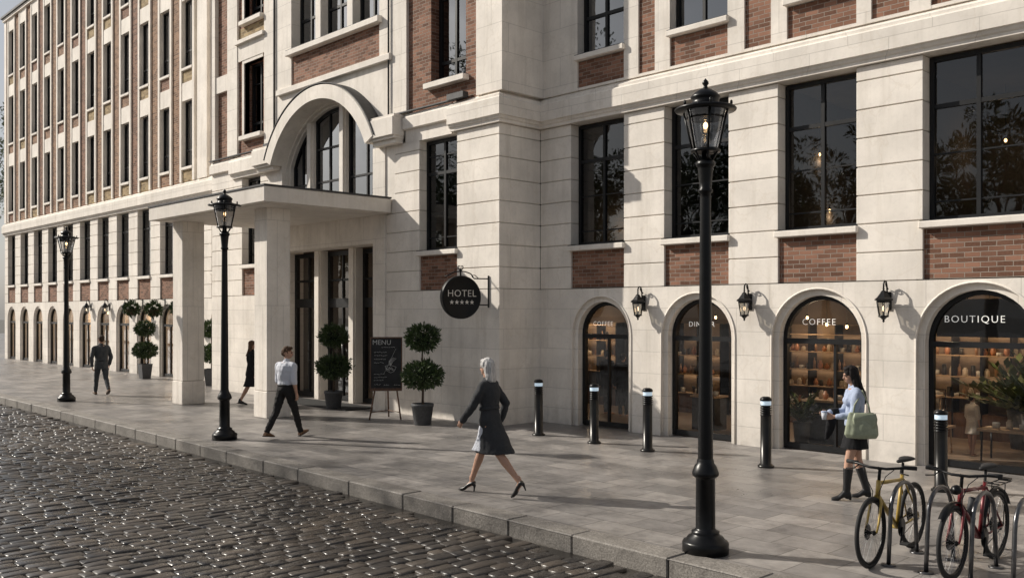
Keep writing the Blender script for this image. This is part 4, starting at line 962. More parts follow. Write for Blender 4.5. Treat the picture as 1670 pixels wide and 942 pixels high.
# ================================================================== PEOPLE
def fabric(name, col, rough=.85, var=.12): return m_plain(name, col, rough, nscale=70, var=var, bump=.25, spec=.2)
def person(label, loc, heading, h=1.78, fem=False, legs=None, arms=None, lean=0., headyaw=0., headpitch=0., shoe='flat', top=None, bottom=None, hair=None, hcol=(.06,.035,.02), skin='skin', legskin=None, vox=.0066, name='person', cat='person', group=None, shoecol=(.02,.017,.015), det=True, twist=0.):
    """local frame: +Y forward, +X the figure's right. legs: (thigh, knee bend, foot pitch) left, right; arms: (swing, out, elbow, inward) left, right"""
    t = thing(name, label, cat, loc, math.atan2(heading[1], heading[0])-PI/2, group)
    s = h/1.78; V = Vector
    hw_ = .088 if fem else .092; sh = .165 if fem else .19
    legs = legs or ((0,0,0),(0,0,0)); arms = arms or ((0,6,8,0),(0,6,8,0))
    ah = {'flat': .085, 'heel': .165, 'boot': .12, 'bare': .08}[shoe]
    def footpts(A, p, pts): Rm = Matrix.Rotation(R(p), 3, 'X'); return [A+Rm@V((x_, y_, z_-ah)) for x_, y_, z_ in pts]
    J = []
    for i, sx in enumerate((-1, 1)):
        a, b_, p_ = legs[i]; hp = V((sx*hw_,0,.92)); kn = hp+V((sx*-.008,math.sin(R(a)),-math.cos(R(a))))*.43; an = kn+V((sx*-.012,math.sin(R(a-b_)),-math.cos(R(a-b_))))*.42
        J.append([hp, kn, an, p_])
    mz = min(min(q.z for q in footpts(j[2], j[3], [(0,-.055,0),(0,.12,0),(0,.18,0)])) for j in J); dz = V((0,0,-mz))
    J = [[a+dz, b_+dz, c+dz, p_] for a, b_, c, p_ in J]
    hipz = .92-mz
    Rt = Matrix.Rotation(R(-lean), 3, 'X')@Matrix.Rotation(R(twist), 3, 'Z'); o0 = V((0,0,hipz))
    U = lambda x_, y_, z_: o0+Rt@V((x_, y_, z_-.92))       # upper-body points given for hip height .92
    Ux, Uy = Rt@V((1,0,0)), Rt@V((0,1,0))
    nb = U(0,0,1.50); Rh = Rt@Matrix.Rotation(R(headyaw), 3, 'Z')@Matrix.Rotation(R(-headpitch), 3, 'X')
    Hd = lambda x_, y_, z_: nb+Rh@V((x_, y_, z_-1.50))
    sc_ = Matrix.Scale(s, 4)
    def fin(mb):
        mb.v = [tuple(V(p)*s) for p in mb.v]; return mb
    tw = [(.90,.155,.105),(.96,.165,.115),(1.04,.148,.105),(1.12,.128,.092),(1.22,.142,.105),(1.32,.158,.115),(1.40,.155,.105),(1.455,.11,.08),(1.48,.06,.06)] if fem else \
         [(.90,.150,.105),(.96,.165,.118),(1.04,.155,.108),(1.12,.148,.102),(1.22,.165,.112),(1.32,.185,.122),(1.40,.185,.112),(1.455,.13,.085),(1.48,.065,.06)]
    def torso(mb, inf=0., z0=0., z1=9, dy=0):
        rings = [(U(0, -.012 if 1.2 < z < 1.42 else 0, z), Ux*(a+inf), Uy*(b_+inf)) for z, a, b_ in tw if z0 <= z <= z1]; mb.loft(rings, 18)
    A_ = []
    for i, sx in enumerate((-1, 1)):
        sw, out, el, inn = arms[i]; S = V((sx*sh,-.01,1.40)); 
        d1 = V((sx*math.sin(R(out)), math.sin(R(sw))*math.cos(R(out)), -math.cos(R(sw))*math.cos(R(out)))); E_ = S+d1*.285
        g_ = sw+el; d2 = V((sx*math.sin(R(out*.3-inn)), math.sin(R(g_))*math.cos(R(inn)), -math.cos(R(g_))*math.cos(R(inn)))).normalized(); Wr = E_+d2*.245
        A_.append((U(*S), U(*E_), U(*Wr), (Rt@d2), sx))
    lr = (.080,.068,.050,.036) if fem else (.082,.068,.050,.038)
    def leg(mb, j, inf=0., k0=0., k1=1., full=True):
        hp, kn, an, p_ = j
        mb.bone(hp, kn, [(0,lr[0]+inf,lr[0]+.008+inf),(.45,lr[1]+inf,lr[1]+.006+inf),(1,lr[2]+.004+inf,lr[2]+.006+inf)])
        if full: mb.bone(kn, an, [(0,lr[2]+.002+inf,lr[2]+.004+inf),(.3,lr[2]+.004+inf,lr[2]+.010+inf),(.65,lr[3]+.006+inf,lr[3]+.008+inf),(1,lr[3]-.004+inf,lr[3]+.0+inf)])
    body = MB(); torso(body)
    body.ell(U(0,-.03,.95), .14,.10,.10)
    for j in J: leg(body, j)
    if fem:
        for sx in (-1,1): body.ell(U(sx*.07,.085,1.30), .055,.045,.055)
    foot_fl = [((0,-.05,.035),.030,.034),((0,-.02,.045),.034,.042),((0,.05,.045),.036,.040),((0,.11,.03),.044,.028),((0,.17,.02),.036,.018),((0,.20,.016),.02,.012)]
    foot_hl = [((0,-.045,.115),.030,.036),((0,-.015,.12),.034,.042),((0,.045,.088),.037,.040),((0,.10,.042),.044,.030),((0,.145,.026),.038,.024),((0,.185,.016),.018,.014)]
    fdef = foot_hl if shoe == 'heel' else foot_fl
    if shoe == 'boot': fdef = [((c[0],c[1]*1.0,c[2]+(.045 if c[1] < .03 else (.03 if c[1] < .08 else 0))), a, b_) for c, a, b_ in foot_fl]
    def foot(mb, j, inf=0.):
        Rm = Matrix.Rotation(R(j[3]), 3, 'X'); mb.loft([(j[2]+Rm@V((c[0], c[1], c[2]-ah)), V((a+inf,0,0)), Rm@V((0,0,b_+inf*.6))) for c, a, b_ in fdef], 12)
        mb.bone(j[2]+V((0,0,.03)), j[2]+Rm@V((0,-.01,.05-ah+(.06 if shoe == 'heel' else 0))), [(0,.033+inf*.4,.036+inf*.4),(1,.032+inf*.4,.036+inf*.4)])
    for j in J: foot(body, j, -.004)
    # neck, head
    body.bone(U(0,0,1.44), Hd(0,.0,1.575), [(0,.062,.062),(.5,.05,.052),(1,.048,.052)])
    k = .94 if fem else 1.
    body.ell(Hd(0,-.008,1.672), .075*k,.095*k,.098*k); body.ell(Hd(0,.030,1.625), .058*k,.064*k,.078*k); body.ell(Hd(0,.058,1.578), .030*k,.032*k,.025)
    body.bone(Hd(0,.086,1.655), Hd(0,.104,1.628), [(0,.008,.008),(1,.013,.013)]); body.ell(Hd(0,.082,1.602), .022,.014,.009); body.ell(Hd(0,.078,1.67), .045,.018,.012)
    for sx in (-1, 1): body.ell(Hd(sx*.077*k,-.008,1.635), .010,.019,.030)
    # arms and hands
    ar = (.046,.040,.033,.026) if fem else (.054,.047,.040,.030)
    def arm(mb, a, inf=0., to=1.0, fore=True):
        S, E_, Wr, d2, sx = a
        mb.bone(S, E_, [(0,ar[0]-.006+inf,ar[0]-.002+inf),(.5,ar[1]+inf,ar[1]+.003+inf),(1,ar[2]+.003+inf,ar[2]+.003+inf)])
        if fore: mb.bone(E_, E_+(Wr-E_)*to, [(0,ar[2]+.002+inf,ar[2]+.002+inf),(.3,ar[2]+.002+inf,ar[2]+inf),(1,ar[3]-.005+(inf if inf else 0)+(.0 if to == 1 else .006),ar[3]-.008+inf+(.0 if to == 1 else .006))])
    for a in A_:
        arm(body, a); S, E_, Wr, D, sx = a; N = (Rt@V((-sx,0,0))); N = (N-D*N.dot(D)).normalized(); W_ = D.cross(N)*1.0
        if W_.dot(Rt@V((0,1,.6))) < 0: W_ = -W_
        q = .92 if fem else 1.
        body.loft([(Wr+D*x_*q, W_*(w2*q), N*(t2*q)) for x_, w2, t2 in ((-.01,.026,.020),(.015,.030,.017),(.05,.039,.016),(.085,.039,.013),(.092,.034,.010))], 12)
        for f_, (ow, L_) in enumerate(((.029,.068),(.010,.076),(-.010,.071),(-.028,.056))):
            b0_ = Wr+D*.085*q+W_*ow*q; c1 = R(22+4*f_); d_1 = D*math.cos(c1)+N*math.sin(c1); c2 = R(58+5*f_); d_2 = D*math.cos(c2)+N*math.sin(c2); m1 = b0_+d_1*L_*.5*q; m2 = m1+d_2*L_*.5*q
            body.bone(b0_-D*.01, m1, [(0,.0095,.0095),(1,.009,.009)], n=8); body.bone(m1, m2, [(0,.009,.009),(1,.0075,.0075)], n=8)
        tb_ = Wr+D*.022*q+W_*.026*q; td = (D*.72+W_*.55+N*.4).normalized(); tm2 = tb_+td*.038*q; td2 = (D*.9+W_*.15+N*.45).normalized()
        body.bone(tb_, tm2, [(0,.013,.013),(1,.011,.011)], n=8); body.bone(tm2, tm2+td2*.03*q, [(0,.0105,.0105),(1,.009,.009)], n=8)
    bo = remesh(fin(body), 'body', M[skin], vox, 3, t)
    if legskin: pass
    if det:
        for sx in (-1, 1):
            e_ = MB(); e_.ell(Hd(sx*.030*k,.0795*k,1.648), .013,.009,.0085, n=10, m=6); fin(e_); e_.build('eye', M['eye'], t)
            e_ = MB(); e_.tube([Hd(sx*.014,.092,1.668), Hd(sx*.030,.089,1.673), Hd(sx*.046,.078,1.669)], .0035, 5); fin(e_); e_.build('eyebrow', hm(hcol), t)
        e_ = MB(); e_.ell(Hd(0,.092*k+.002,1.6015), .019,.0065,.0055, n=10, m=6); fin(e_); e_.build('lips', M['lips'], t)
    # shoes
    if shoe != 'bare':
        sm = m_plain('shoe_leather_%d' % len(bpy.data.materials), shoecol, .35, bump=.05)
        for j in J:
            sb = MB(); Rm = Matrix.Rotation(R(j[3]), 3, 'X'); g2 = lambda x_, y_, z_: j[2]+Rm@V((x_, y_, z_-ah))
            if shoe == 'heel':
                sb.loft([(g2(c[0], c[1]*1.04, c[2]-.004), V((a+.006,0,0)), Rm@V((0,0,b_*(.72 if -.03 < c[1] < .09 else 1.)+.002))) for c, a, b_ in foot_hl], 12); sb.bone(g2(0,-.045,.09), g2(0,-.040,.010), [(0,.022,.022),(.5,.012,.013),(1,.010,.011)], n=8)
            elif shoe == 'boot':
                foot(sb, j, .012); sb.bone(j[2]+(j[1]-j[2])*-.02, j[2]+(j[1]-j[2])*.74, [(0,.046,.050),(.35,.047,.052),(.75,.058,.062),(1,.062,.066)], ends=False); sb.bone(g2(0,-.04,.07), g2(0,-.045,.014), [(0,.024,.026),(1,.018,.02)], n=8)
            else:
                foot(sb, j, .010); 
            so_ = remesh(fin(sb), 'shoe' if shoe != 'boot' else 'boot', sm, .0065, 2, t)
            if shoe == 'flat': e_ = MB(); e_.loft([(g2(0,y_,.008), V((w_,0,0)), Rm@V((0,0,.009))) for y_, w_ in ((-.085,.02),(-.07,.036),(0,.038),(.08,.046),(.15,.047),(.2,.034),(.215,.015))], 10); fin(e_); e_.build('sole', M['rubber'], so_)
    # bottoms
    bt = bottom or {}
    if bt.get('k') == 'trousers':
        c = MB(); torso(c, .016, .85, 1.05); c.ell(U(0,-.035,.95), .152,.112,.11)
        for j in J:
            hp, kn, an, p_ = j; c.bone(hp, kn, [(0,.096,.104),(.5,.086,.09),(1,.066,.068)])
            c.bone(kn, an+(kn-an)*.02, [(0,.066,.068),(.4,.062,.066),(1,.050,.056)])
        remesh(fin(c), 'trousers', bt['m'], .0095, 3, t, fold=.010, fscale=13, fstretch=(1,1,1.3), seed=loc[0])
        c = MB(); c.loft([(U(0,0,z), Ux*a_, Uy*b_) for z, a_, b_ in ((1.015,.176,.130),(1.048,.174,.129))], 24); fin(c); c.build('belt', M['rubber'], t)
    elif bt.get('k') == 'skirt':
        c = MB(); z0, z1, fl_ = bt['z0'], bt['z1'], bt.get('fl', .02); mid = (J[0][1]+J[1][1])/2-dz*0
        sp = abs(J[0][1].y-J[1][1].y)/2; cy_ = (J[0][1].y+J[1][1].y)/2
        rings = []
        for q in range(7):
            f_ = q/6; z = z0+(z1-z0)*f_; rings.append((V((0, cy_*f_*(.92-z)/.43 if z < .92 else 0, z-.92+hipz)), V((.150+.025*math.sin(min(1,f_*2)*PI/2)+fl_*f_,0,0)), V((0,.112+.02*math.sin(min(1,f_*2)*PI/2)+(fl_+sp*.9*((.92-z)/.43 if z < .92 else 0))*f_,0))))
        c.loft(rings, 20); remesh(fin(c), 'skirt', bt['m'], .0095, 2, t, fold=.010, fscale=11, fstretch=(1.5,1.5,.25), seed=loc[0])
    # tops
    tp = top or {}
    if tp:
        c = MB(); inf = tp.get('inf', .014); torso(c, inf+(.004 if tp['k'] == 'shirt' else 0), .95 if tp['k'] == 'shirt' and bt.get('k') != 'trousers' else (1.03 if tp['k'] == 'shirt' else .9), 1.46)
        c.bone(U(0,-.005,1.43), U(0,.0,1.505), [(0,.085+inf,.07+inf),(1,.058,.060)])
        for sx in (-1, 1): c.bone(U(0,0,1.43), U(sx*(sh-.01),-.01,1.415), [(0,.06+inf,.06+inf),(1,.042+inf,.048+inf)])
        if fem:
            for sx in (-1, 1): c.ell(U(sx*.07,.085,1.30), .062,.055,.062)
        sl_ = tp.get('sleeve', 1.)
        for a in A_:
            if sl_ >= .99: arm(c, a, inf-.002, .97)
            elif sl_ > .5: arm(c, a, inf, sl_*2-1)
            else: S, E_, Wr, d2, sx = a; c.bone(S, S+(E_-S)*(sl_*2), [(0,ar[0]+inf,ar[0]+inf),(1,ar[1]+inf+.004,ar[1]+inf+.004)])
        if tp['k'] == 'jacket': c.loft([(U(0,-.005,z), Ux*a_, Uy*b_) for z, a_, b_ in ((1.12,.16 if not fem else .142,.115),(1.0,.172,.13),(.92,.182,.142),(.80,.19,.15))], 20)
        if tp['k'] == 'coat':
            zh = tp['z1']; sp = abs(J[0][1].y-J[1][1].y)/2; cy_ = (J[0][1].y+J[1][1].y)/2; rings = []
            for q in range(8):
                f_ = q/7; z = 1.10+(zh-1.10)*f_; g3 = max(0, (.95-z)/.43); rings.append((V((0, cy_*g3*.8-.065*f_, z-.92+hipz)), V((.142+.058*f_**.7,0,0)), V((0,.108+.05*f_**.8+sp*.72*g3,0))))
            c.loft(rings, 24)
        remesh(fin(c), tp['n'], tp['m'], .010, 3, t, fold=tp.get('fold', .009), fscale=12, fstretch=(1,1,.7), seed=loc[1])
        if tp.get('collar'):
            c = MB(); n_ = 20; vs = []
            for q in range(n_): 
                a_ = 2*PI*q/n_; 
                if 1: vs += [U(.066*math.cos(a_), .002+.066*math.sin(a_), 1.485-.02*max(0, math.sin(a_))), Hd(.056*math.cos(a_), -.002+.058*math.sin(a_), 1.527-.02*max(0, math.sin(a_))), U(.074*math.cos(a_), .074*math.sin(a_), 1.478-.03*max(0, math.sin(a_)))]
            c.add(vs, [(3*q+e, 3*q+e+1, (3*((q+1) % n_))+e+1, (3*((q+1) % n_))+e) for q in range(n_) for e in (0,)]+[(3*q+1, 3*q+2, 3*((q+1) % n_)+2, 3*((q+1) % n_)+1) for q in range(n_)], 0, True); fin(c); c.build('collar', tp['collar'], t)
        if tp.get('belt'):
            c = MB(); c.loft([(U(0,0,z), Ux*a_, Uy*b_) for z, a_, b_ in ((1.10,.163,.132),(1.145,.162,.131))], 24); fin(c); c.build('belt', tp['m'], t)
    # hair
    hm_ = hm(hcol)
    c = MB()
    if hair == 'short':
        c.ell(Hd(0,-.020,1.688), .0825,.098,.092); c.ell(Hd(0,-.052,1.645), .070,.062,.072); c.ell(Hd(0,.028,1.742), .060,.055,.034); hs_ = .010
        for sx in (-1, 1): c.ell(Hd(sx*.068,.012,1.675), .012,.03,.035)
    elif hair == 'bob':
        c.ell(Hd(0,-.018,1.692), .086,.102,.092); c.ell(Hd(0,.018,1.740), .066,.066,.036)
        c.loft([(Hd(0,-.035,1.70), Rh@V((.084,0,0)), Rh@V((0,.078,0))), (Hd(0,-.045,1.62), Rh@V((.092,0,0)), Rh@V((0,.070,0))), (Hd(0,-.056,1.54), Rh@V((.094,0,0)), Rh@V((0,.058,0))), (Hd(0,-.066,1.475), Rh@V((.078,0,0)), Rh@V((0,.042,0))), (Hd(0,-.072,1.44), Rh@V((.05,0,0)), Rh@V((0,.022,0)))], 18); hs_ = .010
    elif hair == 'long':
        c.ell(Hd(0,-.018,1.692), .084,.102,.092); c.ell(Hd(0,.018,1.738), .064,.064,.036)
        L_ = 1.24 if det else 1.34
        c.loft([(Hd(0,-.035,1.70), Rh@V((.082,0,0)), Rh@V((0,.078,0))), (Hd(0,-.048,1.60), Rh@V((.086,0,0)), Rh@V((0,.062,0))), (Hd(0,-.070,1.50), Rh@V((.086,0,0)), Rh@V((0,.046,0))), (U(0,-.12,1.40), Ux*.085, Uy*.034), (U(0,-.135,(L_+1.4)/2-.01), Ux*.075, Uy*.03), (U(0,-.130,L_), Ux*.04, Uy*.016)], 18)
        for sx in (-1, 1): c.bone(Hd(sx*.062,.01,1.69), U(sx*.085,-.04,1.44), [(0,.022,.03),(.5,.026,.034),(1,.016,.02)])
    if hair: remesh(fin(c), 'hair', hm_, .0075, 2, t, fold=.010, fscale=26, fstretch=(1,1,.28), seed=3)
    return t, U, Hd, A_, s
HM = {}
def hm(c):
    if c not in HM: HM[c] = m_plain('hair_%d' % len(HM), c, .7, spec=.25, nscale=60, var=.4, bump=.7, stretch=(1,1,.12))
    return HM[c]
M['eye'] = m_plain('eye', (.04,.03,.025), .2, bump=0); M['lips'] = m_plain('lips', (.36,.13,.11), .4, bump=0)
F = {'white': fabric('white_shirt', (.60,.62,.68)), 'black': fabric('black_cloth', (.014,.014,.016)), 'grey': fabric('grey_suit', (.055,.060,.066)), 'coat': fabric('charcoal_coat', (.044,.046,.050)),
     'charcoal': fabric('charcoal_trousers', (.022,.021,.021)), 'blue': fabric('pale_blue_shirt', (.36,.42,.56)), 'cream': fabric('cream_cloth', (.50,.45,.38)), 'green': m_plain('green_leather', (.27,.30,.215), .5, nscale=20, var=.12, bump=.2)}
brown = (.14,.07,.035)
# man in white shirt
person('man in a white shirt with rolled sleeves and dark trousers, walking towards the entrance', (-15.75,9.2,0), (-.28,.96), 1.80, False, ((-22,14,-8),(24,4,18)), ((8,8,14,2),(-4,9,20,0)), 3, -55, 4, 'flat',
       {'k':'shirt','n':'shirt','m':F['white'],'sleeve':.58,'inf':.018,'collar':F['white'],'fold':.013}, {'k':'trousers','m':F['charcoal']}, 'short', (.075,.042,.024), shoecol=brown)
# man in grey suit
person('man in a grey suit walking away along the pavement', (-27.65,10.1,0), (-1,.12), 1.80, False, ((24,4,8),(-24,22,-24)), ((-10,17,12,8),(12,17,16,8)), 2, 12, 0, 'flat',
       {'k':'jacket','n':'jacket','m':F['grey'],'inf':.017,'collar':F['grey'],'fold':.012}, {'k':'trousers','m':F['grey']}, 'short', (.045,.028,.018), shoecol=brown)
# silver-haired woman
pw, Uw, Hw, Aw, sw_ = person('silver-haired woman in a charcoal coat and black heels striding along the kerb', (-8.92,8.25,0), (-.90,-.30), 1.775, True, ((-25,16,-28),(24,3,2)), ((30,10,12,4),(-26,14,50,2)), 4, -8, 0, 'heel',
       {'k':'coat','n':'coat','m':F['coat'],'inf':.022,'z1':.53,'belt':1,'collar':F['coat'],'fold':.011}, {'k':'skirt','m':F['cream'] if False else F['white'],'z0':1.0,'z1':.555,'fl':.002}, 'bob', (.52,.51,.50), skin='skin', shoecol=(.008,.008,.009))
# woman with green bag
pb, Ub, Hb, Ab, sb_ = person('woman in a pale blue shirt, black skirt and knee boots carrying a green bag', (-5.42,11.42,0), (-.80,-.60), 1.69, True, ((14,10,-2),(-6,10,2)), ((14,6,72,10),(22,6,66,16)), 3, 6, 10, 'boot',
       {'k':'shirt','n':'shirt','m':F['blue'],'inf':.016,'sleeve':.92,'collar':F['blue'],'fold':.013}, {'k':'skirt','m':F['black'],'z0':1.08,'z1':.655,'fl':.008}, 'long', (.012,.009,.009), shoecol=(.010,.010,.011))
# woman in black by the column
person('woman in a dark jacket and skirt walking behind the right canopy column', (-22.0,11.85,0), (.55,.84), 1.70, True, ((-14,14,-10),(20,6,8)), ((-8,7,16,4),(6,8,30,6)), 2, -20, 0, 'flat',
       {'k':'jacket','n':'jacket','m':F['black'],'inf':.022}, {'k':'skirt','m':F['black'],'z0':1.0,'z1':.52,'fl':.01}, 'long', (.10,.055,.035), shoecol=(.01,.01,.01), det=False)

# things the woman with the bag carries
Mb = pb.matrix_basis.copy()
def held(name, label, cat): 
    o = thing(name, label, cat, pb.location, pb.rotation_euler.z); return o
t = held('handbag', 'soft green leather handbag hanging from the woman\'s shoulder', 'handbag')
c = MB(); cx_, cy_, cz_ = -.255, -.02, .99
c.loft([(Vector((cx_, cy_, cz_+dz_)), Vector((wx,0,0)), Vector((0,wy,0))) for dz_, wx, wy in ((-.17,.03,.14),(-.165,.06,.18),(-.12,.08,.205),(0,.075,.195),(.10,.05,.175),(.15,.025,.15),(.155,.015,.14))], 20)
bg_ = remesh(c, 'bag_body', F['green'], .008, 2, t, fold=.012, fscale=9, seed=4)
c = MB(); c.loft([(Vector((cx_-.055, cy_-.03, cz_+dz_)), Vector((.012,0,0)), Vector((0,wy,0))) for dz_, wy in ((.15,.13),(.08,.15),(.0,.14),(-.03,.11),(-.035,.09))], 12); c.build('flap', F['green'], t)
for yy in (-.11, .10):
    c = MB(); c.tube([(cx_+.01, cy_+yy, cz_+.12),(cx_+.02, cy_+yy*.8, cz_+.25),(-.20,-.04+yy*.3,1.34),(-.165,-.02+yy*.2,1.42)], .010, 6); c.build('strap', F['green'], t)
hL = [Vector(a[2])*sb_ for a in Ab]
dL = [Vector(a[3]) for a in Ab]
t = held('smartphone', 'dark smartphone held in the hand of the woman with the green bag', 'phone'); p0 = hL[1]+dL[1]*.10
c = MB(); c.box(p0.x-.037,p0.x+.037,p0.y-.05,p0.y+.10,p0.z-.004,p0.z+.006,0,.003); c.build('phone_body', M['iron'], t); c = MB(); c.box(p0.x-.033,p0.x+.033,p0.y-.045,p0.y+.095,p0.z+.0062,p0.z+.0075); c.build('screen', M['glass'], t)
t = held('coffee_cup', 'pale takeaway coffee cup held by the woman with the green bag', 'cup'); p0 = hL[0]+dL[0]*.085+Vector((.0,.0,-.0))
c = MB(); c.lathe([(0,-.03),(.028,-.03),(.038,.06),(.0,.06)], (p0.x+.02,p0.y+.03,p0.z), 16); c.build('cup_body', F['white'], t); c = MB(); c.lathe([(.040,.06),(.041,.07),(.034,.078),(0,.078)], (p0.x+.02,p0.y+.03,p0.z), 16); c.build('lid', F['blue'], t)
t = held('folded_jacket', 'black jacket draped over the forearm of the woman with the green bag', 'jacket'); e0 = (Vector(Ab[1][1])*sb_+hL[1])/2
c = MB(); c.loft([(e0+Vector((0,.02,.05)), Vector((.06,0,0)), Vector((0,.05,0))),(e0+Vector((0,.02,0)), Vector((.065,0,0)), Vector((0,.06,0))),(e0+Vector((0,.05,-.12)), Vector((.055,0,0)), Vector((0,.07,0))),(e0+Vector((0,.09,-.28)), Vector((.035,0,0)), Vector((0,.05,0))),(e0+Vector((0,.12,-.36)), Vector((.015,0,0)), Vector((0,.02,0)))], 16)
remesh(c, 'jacket_cloth', F['black'], .009, 2, t, fold=.014, fscale=11, seed=9)

# ================================================================== INSIDE THE SHOPS
def shelf(label, x0, x1, y, zs_, items, seed, z1=2.15, led=.9, grp='products on the coffee shop shelves', lab='small jar or box on the lit shelves of the coffee shop'):
    t = thing('shelf_unit', label, 'shelf', (x0,y,0)); p = MB(); W = x1-x0
    n_ = max(1, round(W/.55))
    for k in range(n_+1): p.box(W*k/n_-.015, W*k/n_+.015, -.34, -.003, .03, z1)
    p.build('upright', M['frame'], t); p = MB(); p.box(.0, W, -.0025, .012, .03, z1); p.build('back_panel', M['panel_in'], t); p = MB(); p.box(.02, W-.02, -.32, -.005, .03, min(zs_[0]-.03, .5)); p.build('cabinet', M['wood'], t)
    for z in zs_:
        p = MB(); p.box(.016, W-.016, -.35, -.004, z-.02, z, 0, .003); sb2 = p.build('shelf_board', M['woodlight'], t)
        if z > led: p = MB(); p.box(.05, W-.05, -.09, -.05, z-.0235, z-.0205); p.build('light_strip', M['strip'], sb2)
    r = random.Random(seed)
    for z in zs_[:-1] if len(zs_) > 1 else zs_:
        x = .08
        while x < W-.1:
            if r.random() < .86:
                o = bpy.data.objects.new('product', r.choice(items)); COL.objects.link(o); o.location = (x0+x, y-.17+r.uniform(-.05,.05), z+.001); o.rotation_euler = (0,0,r.uniform(0,3)); o.scale = (1,1,r.uniform(.7,1.3)); tag(o, lab, 'product', grp)
            x += r.uniform(.10,.17)
    return t
def mk(prof, m, n=12): p = MB(); p.lathe(prof, n=n); return p.mesh('product', m)
pm = [m_plain('glaze_%d' % i, c_, .35, bump=0) for i, c_ in enumerate(((.55,.45,.33),(.30,.17,.09),(.62,.58,.5),(.05,.045,.04),(.45,.20,.10)))]
items = [mk([(0,0),(.045,0),(.05,.02),(.05,.11),(.03,.13),(.03,.15),(0,.15)], pm[0]), mk([(0,0),(.03,0),(.032,.15),(.012,.19),(.012,.23),(0,.23)], pm[1]), mk([(0,0),(.055,0),(.06,.08),(.055,.085),(0,.08)], pm[2]), mk([(0,0),(.04,0),(.04,.16),(0,.165)], pm[3]), mk([(0,0),(.03,0),(.055,.05),(.045,.1),(.02,.12),(.03,.15),(0,.15)], pm[4])]
shelf('tall lit shelf of jars at the back of the coffee shop with two pendant bulbs', -10.9, -8.5, 18.58, (.45,.85,1.2,1.58,1.95), items, 1)
shelf('lit shelf on the back wall behind the first coffee arch', -16.9, -15.0, 18.58, (.9,1.3,1.7,2.1), items, 2, grp='products in the first coffee shop', lab='small jar or cup on the shelf inside the first coffee arch')
shelf('shelf behind the arch hidden by the lamp post', -13.8, -11.9, 18.58, (.5,.95,1.4,1.85), items, 3, grp='products behind the lamp post', lab='small product on the shelf seen beside the lamp post')
shelf('long shelf along the back of the boutique', -8.3, -5.2, 18.58, (.8,1.2,1.6,2.0), items, 4, grp='products in the boutique', lab='small ornament on the boutique shelf')
def table(label, loc, w_, d_, h_, mat='wood', rz=0):
    t = thing('display_table', label, 'table', loc, rz); p = MB(); p.box(-w_/2,w_/2,-d_/2,d_/2,h_-.04,h_,0,.004); p.build('table_top', M['woodlight'], t)
    if mat == 'solid': p = MB(); p.box(-w_/2+.03,w_/2-.03,-d_/2+.03,d_/2-.03,.02,h_-.041); p.build('plinth', M['pot'], t)
    else:
        for sx in (-1,1):
            for sy in (-1,1): p = MB(); p.tube([(sx*(w_/2-.05),sy*(d_/2-.05),.02),(sx*(w_/2-.06),sy*(d_/2-.06),h_-.041)], .015, 8); p.build('leg', M[mat], t)
    return t
def put(x, y, z, k, lab, grp): o = bpy.data.objects.new('product', items[k]); COL.objects.link(o); o.location = (x,y,z); tag(o, lab, 'product', grp)
table('solid counter table inside the second coffee window', (-8.0,15.9,.0), .9, .6, .82, 'solid')
for k in range(6): put(-8.35+.13*k, 15.85+.1*(k % 2), .822, (2,0,4,1,2,4)[k], 'small ware on the counter inside the second coffee window', 'wares on the coffee counter')
table('display plinth with glassware beside the lamp post', (-10.7,16.0,0), .6, .5, .72, 'solid')
for k in range(4): put(-10.9+.13*k, 15.95, .722, (1,4,0,2)[k], 'ornament on the plinth beside the lamp post', 'ornaments on the plinth')
table('low display plinth in the arch right of the lamp post', (-9.75,15.9,0), .4, .5, .6, 'solid')
table('low wooden table near the front of the boutique', (-4.95,15.9,0), .9, .55, .55, 'iron')
for k in range(3): put(-5.2+.2*k, 15.9, .552, (2,0,2)[k], 'folded ware on the low boutique table', 'wares on the boutique table')
table('tall narrow table with black cloths in the boutique', (-6.75,16.6,0), .8, .45, .95, 'woodlight')
table('oak side table at the left of the boutique window', (-6.2,16.0,0), .5, .5, .50, 'woodlight')
person('small mannequin in a cream blouse and shorts standing in the boutique window', (-5.65,16.15,.032), (.3,.9), 1.02, True, ((2,0,0),(-4,4,0)), ((6,10,10,2),(-4,10,12,0)), 0, 0, 0, 'bare', {'k':'shirt','n':'blouse','m':F['cream'],'sleeve':.6,'inf':.02}, {'k':'skirt','m':F['cream'],'z0':1.08,'z1':.62,'fl':.03}, 'short', (.02,.013,.01), vox=.012, name='mannequin', cat='mannequin', det=False)
person('mannequin in a white top behind the boutique garment rack', (-7.1,17.3,.032), (.6,-.8), 1.45, True, None, ((20,10,50,10),(20,10,50,10)), 0, 0, 0, 'bare', {'k':'shirt','n':'blouse','m':F['cream'],'sleeve':.9,'inf':.02}, {'k':'skirt','m':F['black'],'z0':1.08,'z1':.5,'fl':.02}, 'short', (.02,.013,.01), vox=.012, name='mannequin', cat='mannequin', det=False)
person('tall dark-clothed mannequin inside the first coffee arch', (-13.9,16.6,.032), (.2,1), 1.5, False, None, None, 0, 0, 0, 'bare', {'k':'coat','n':'coat','m':F['grey'],'inf':.03,'z1':.5}, {'k':'trousers','m':F['black']}, 'short', (.02,.013,.01), vox=.012, name='mannequin', cat='mannequin', det=False)
person('dark-clothed mannequin at the right inside the first coffee arch', (-13.35,16.5,.032), (-.6,1), 1.45, False, None, None, 0, 0, 0, 'bare', {'k':'jacket','n':'jacket','m':F['black'],'inf':.03}, {'k':'trousers','m':F['black']}, 'short', (.02,.013,.01), vox=.012, name='mannequin', cat='mannequin', det=False)
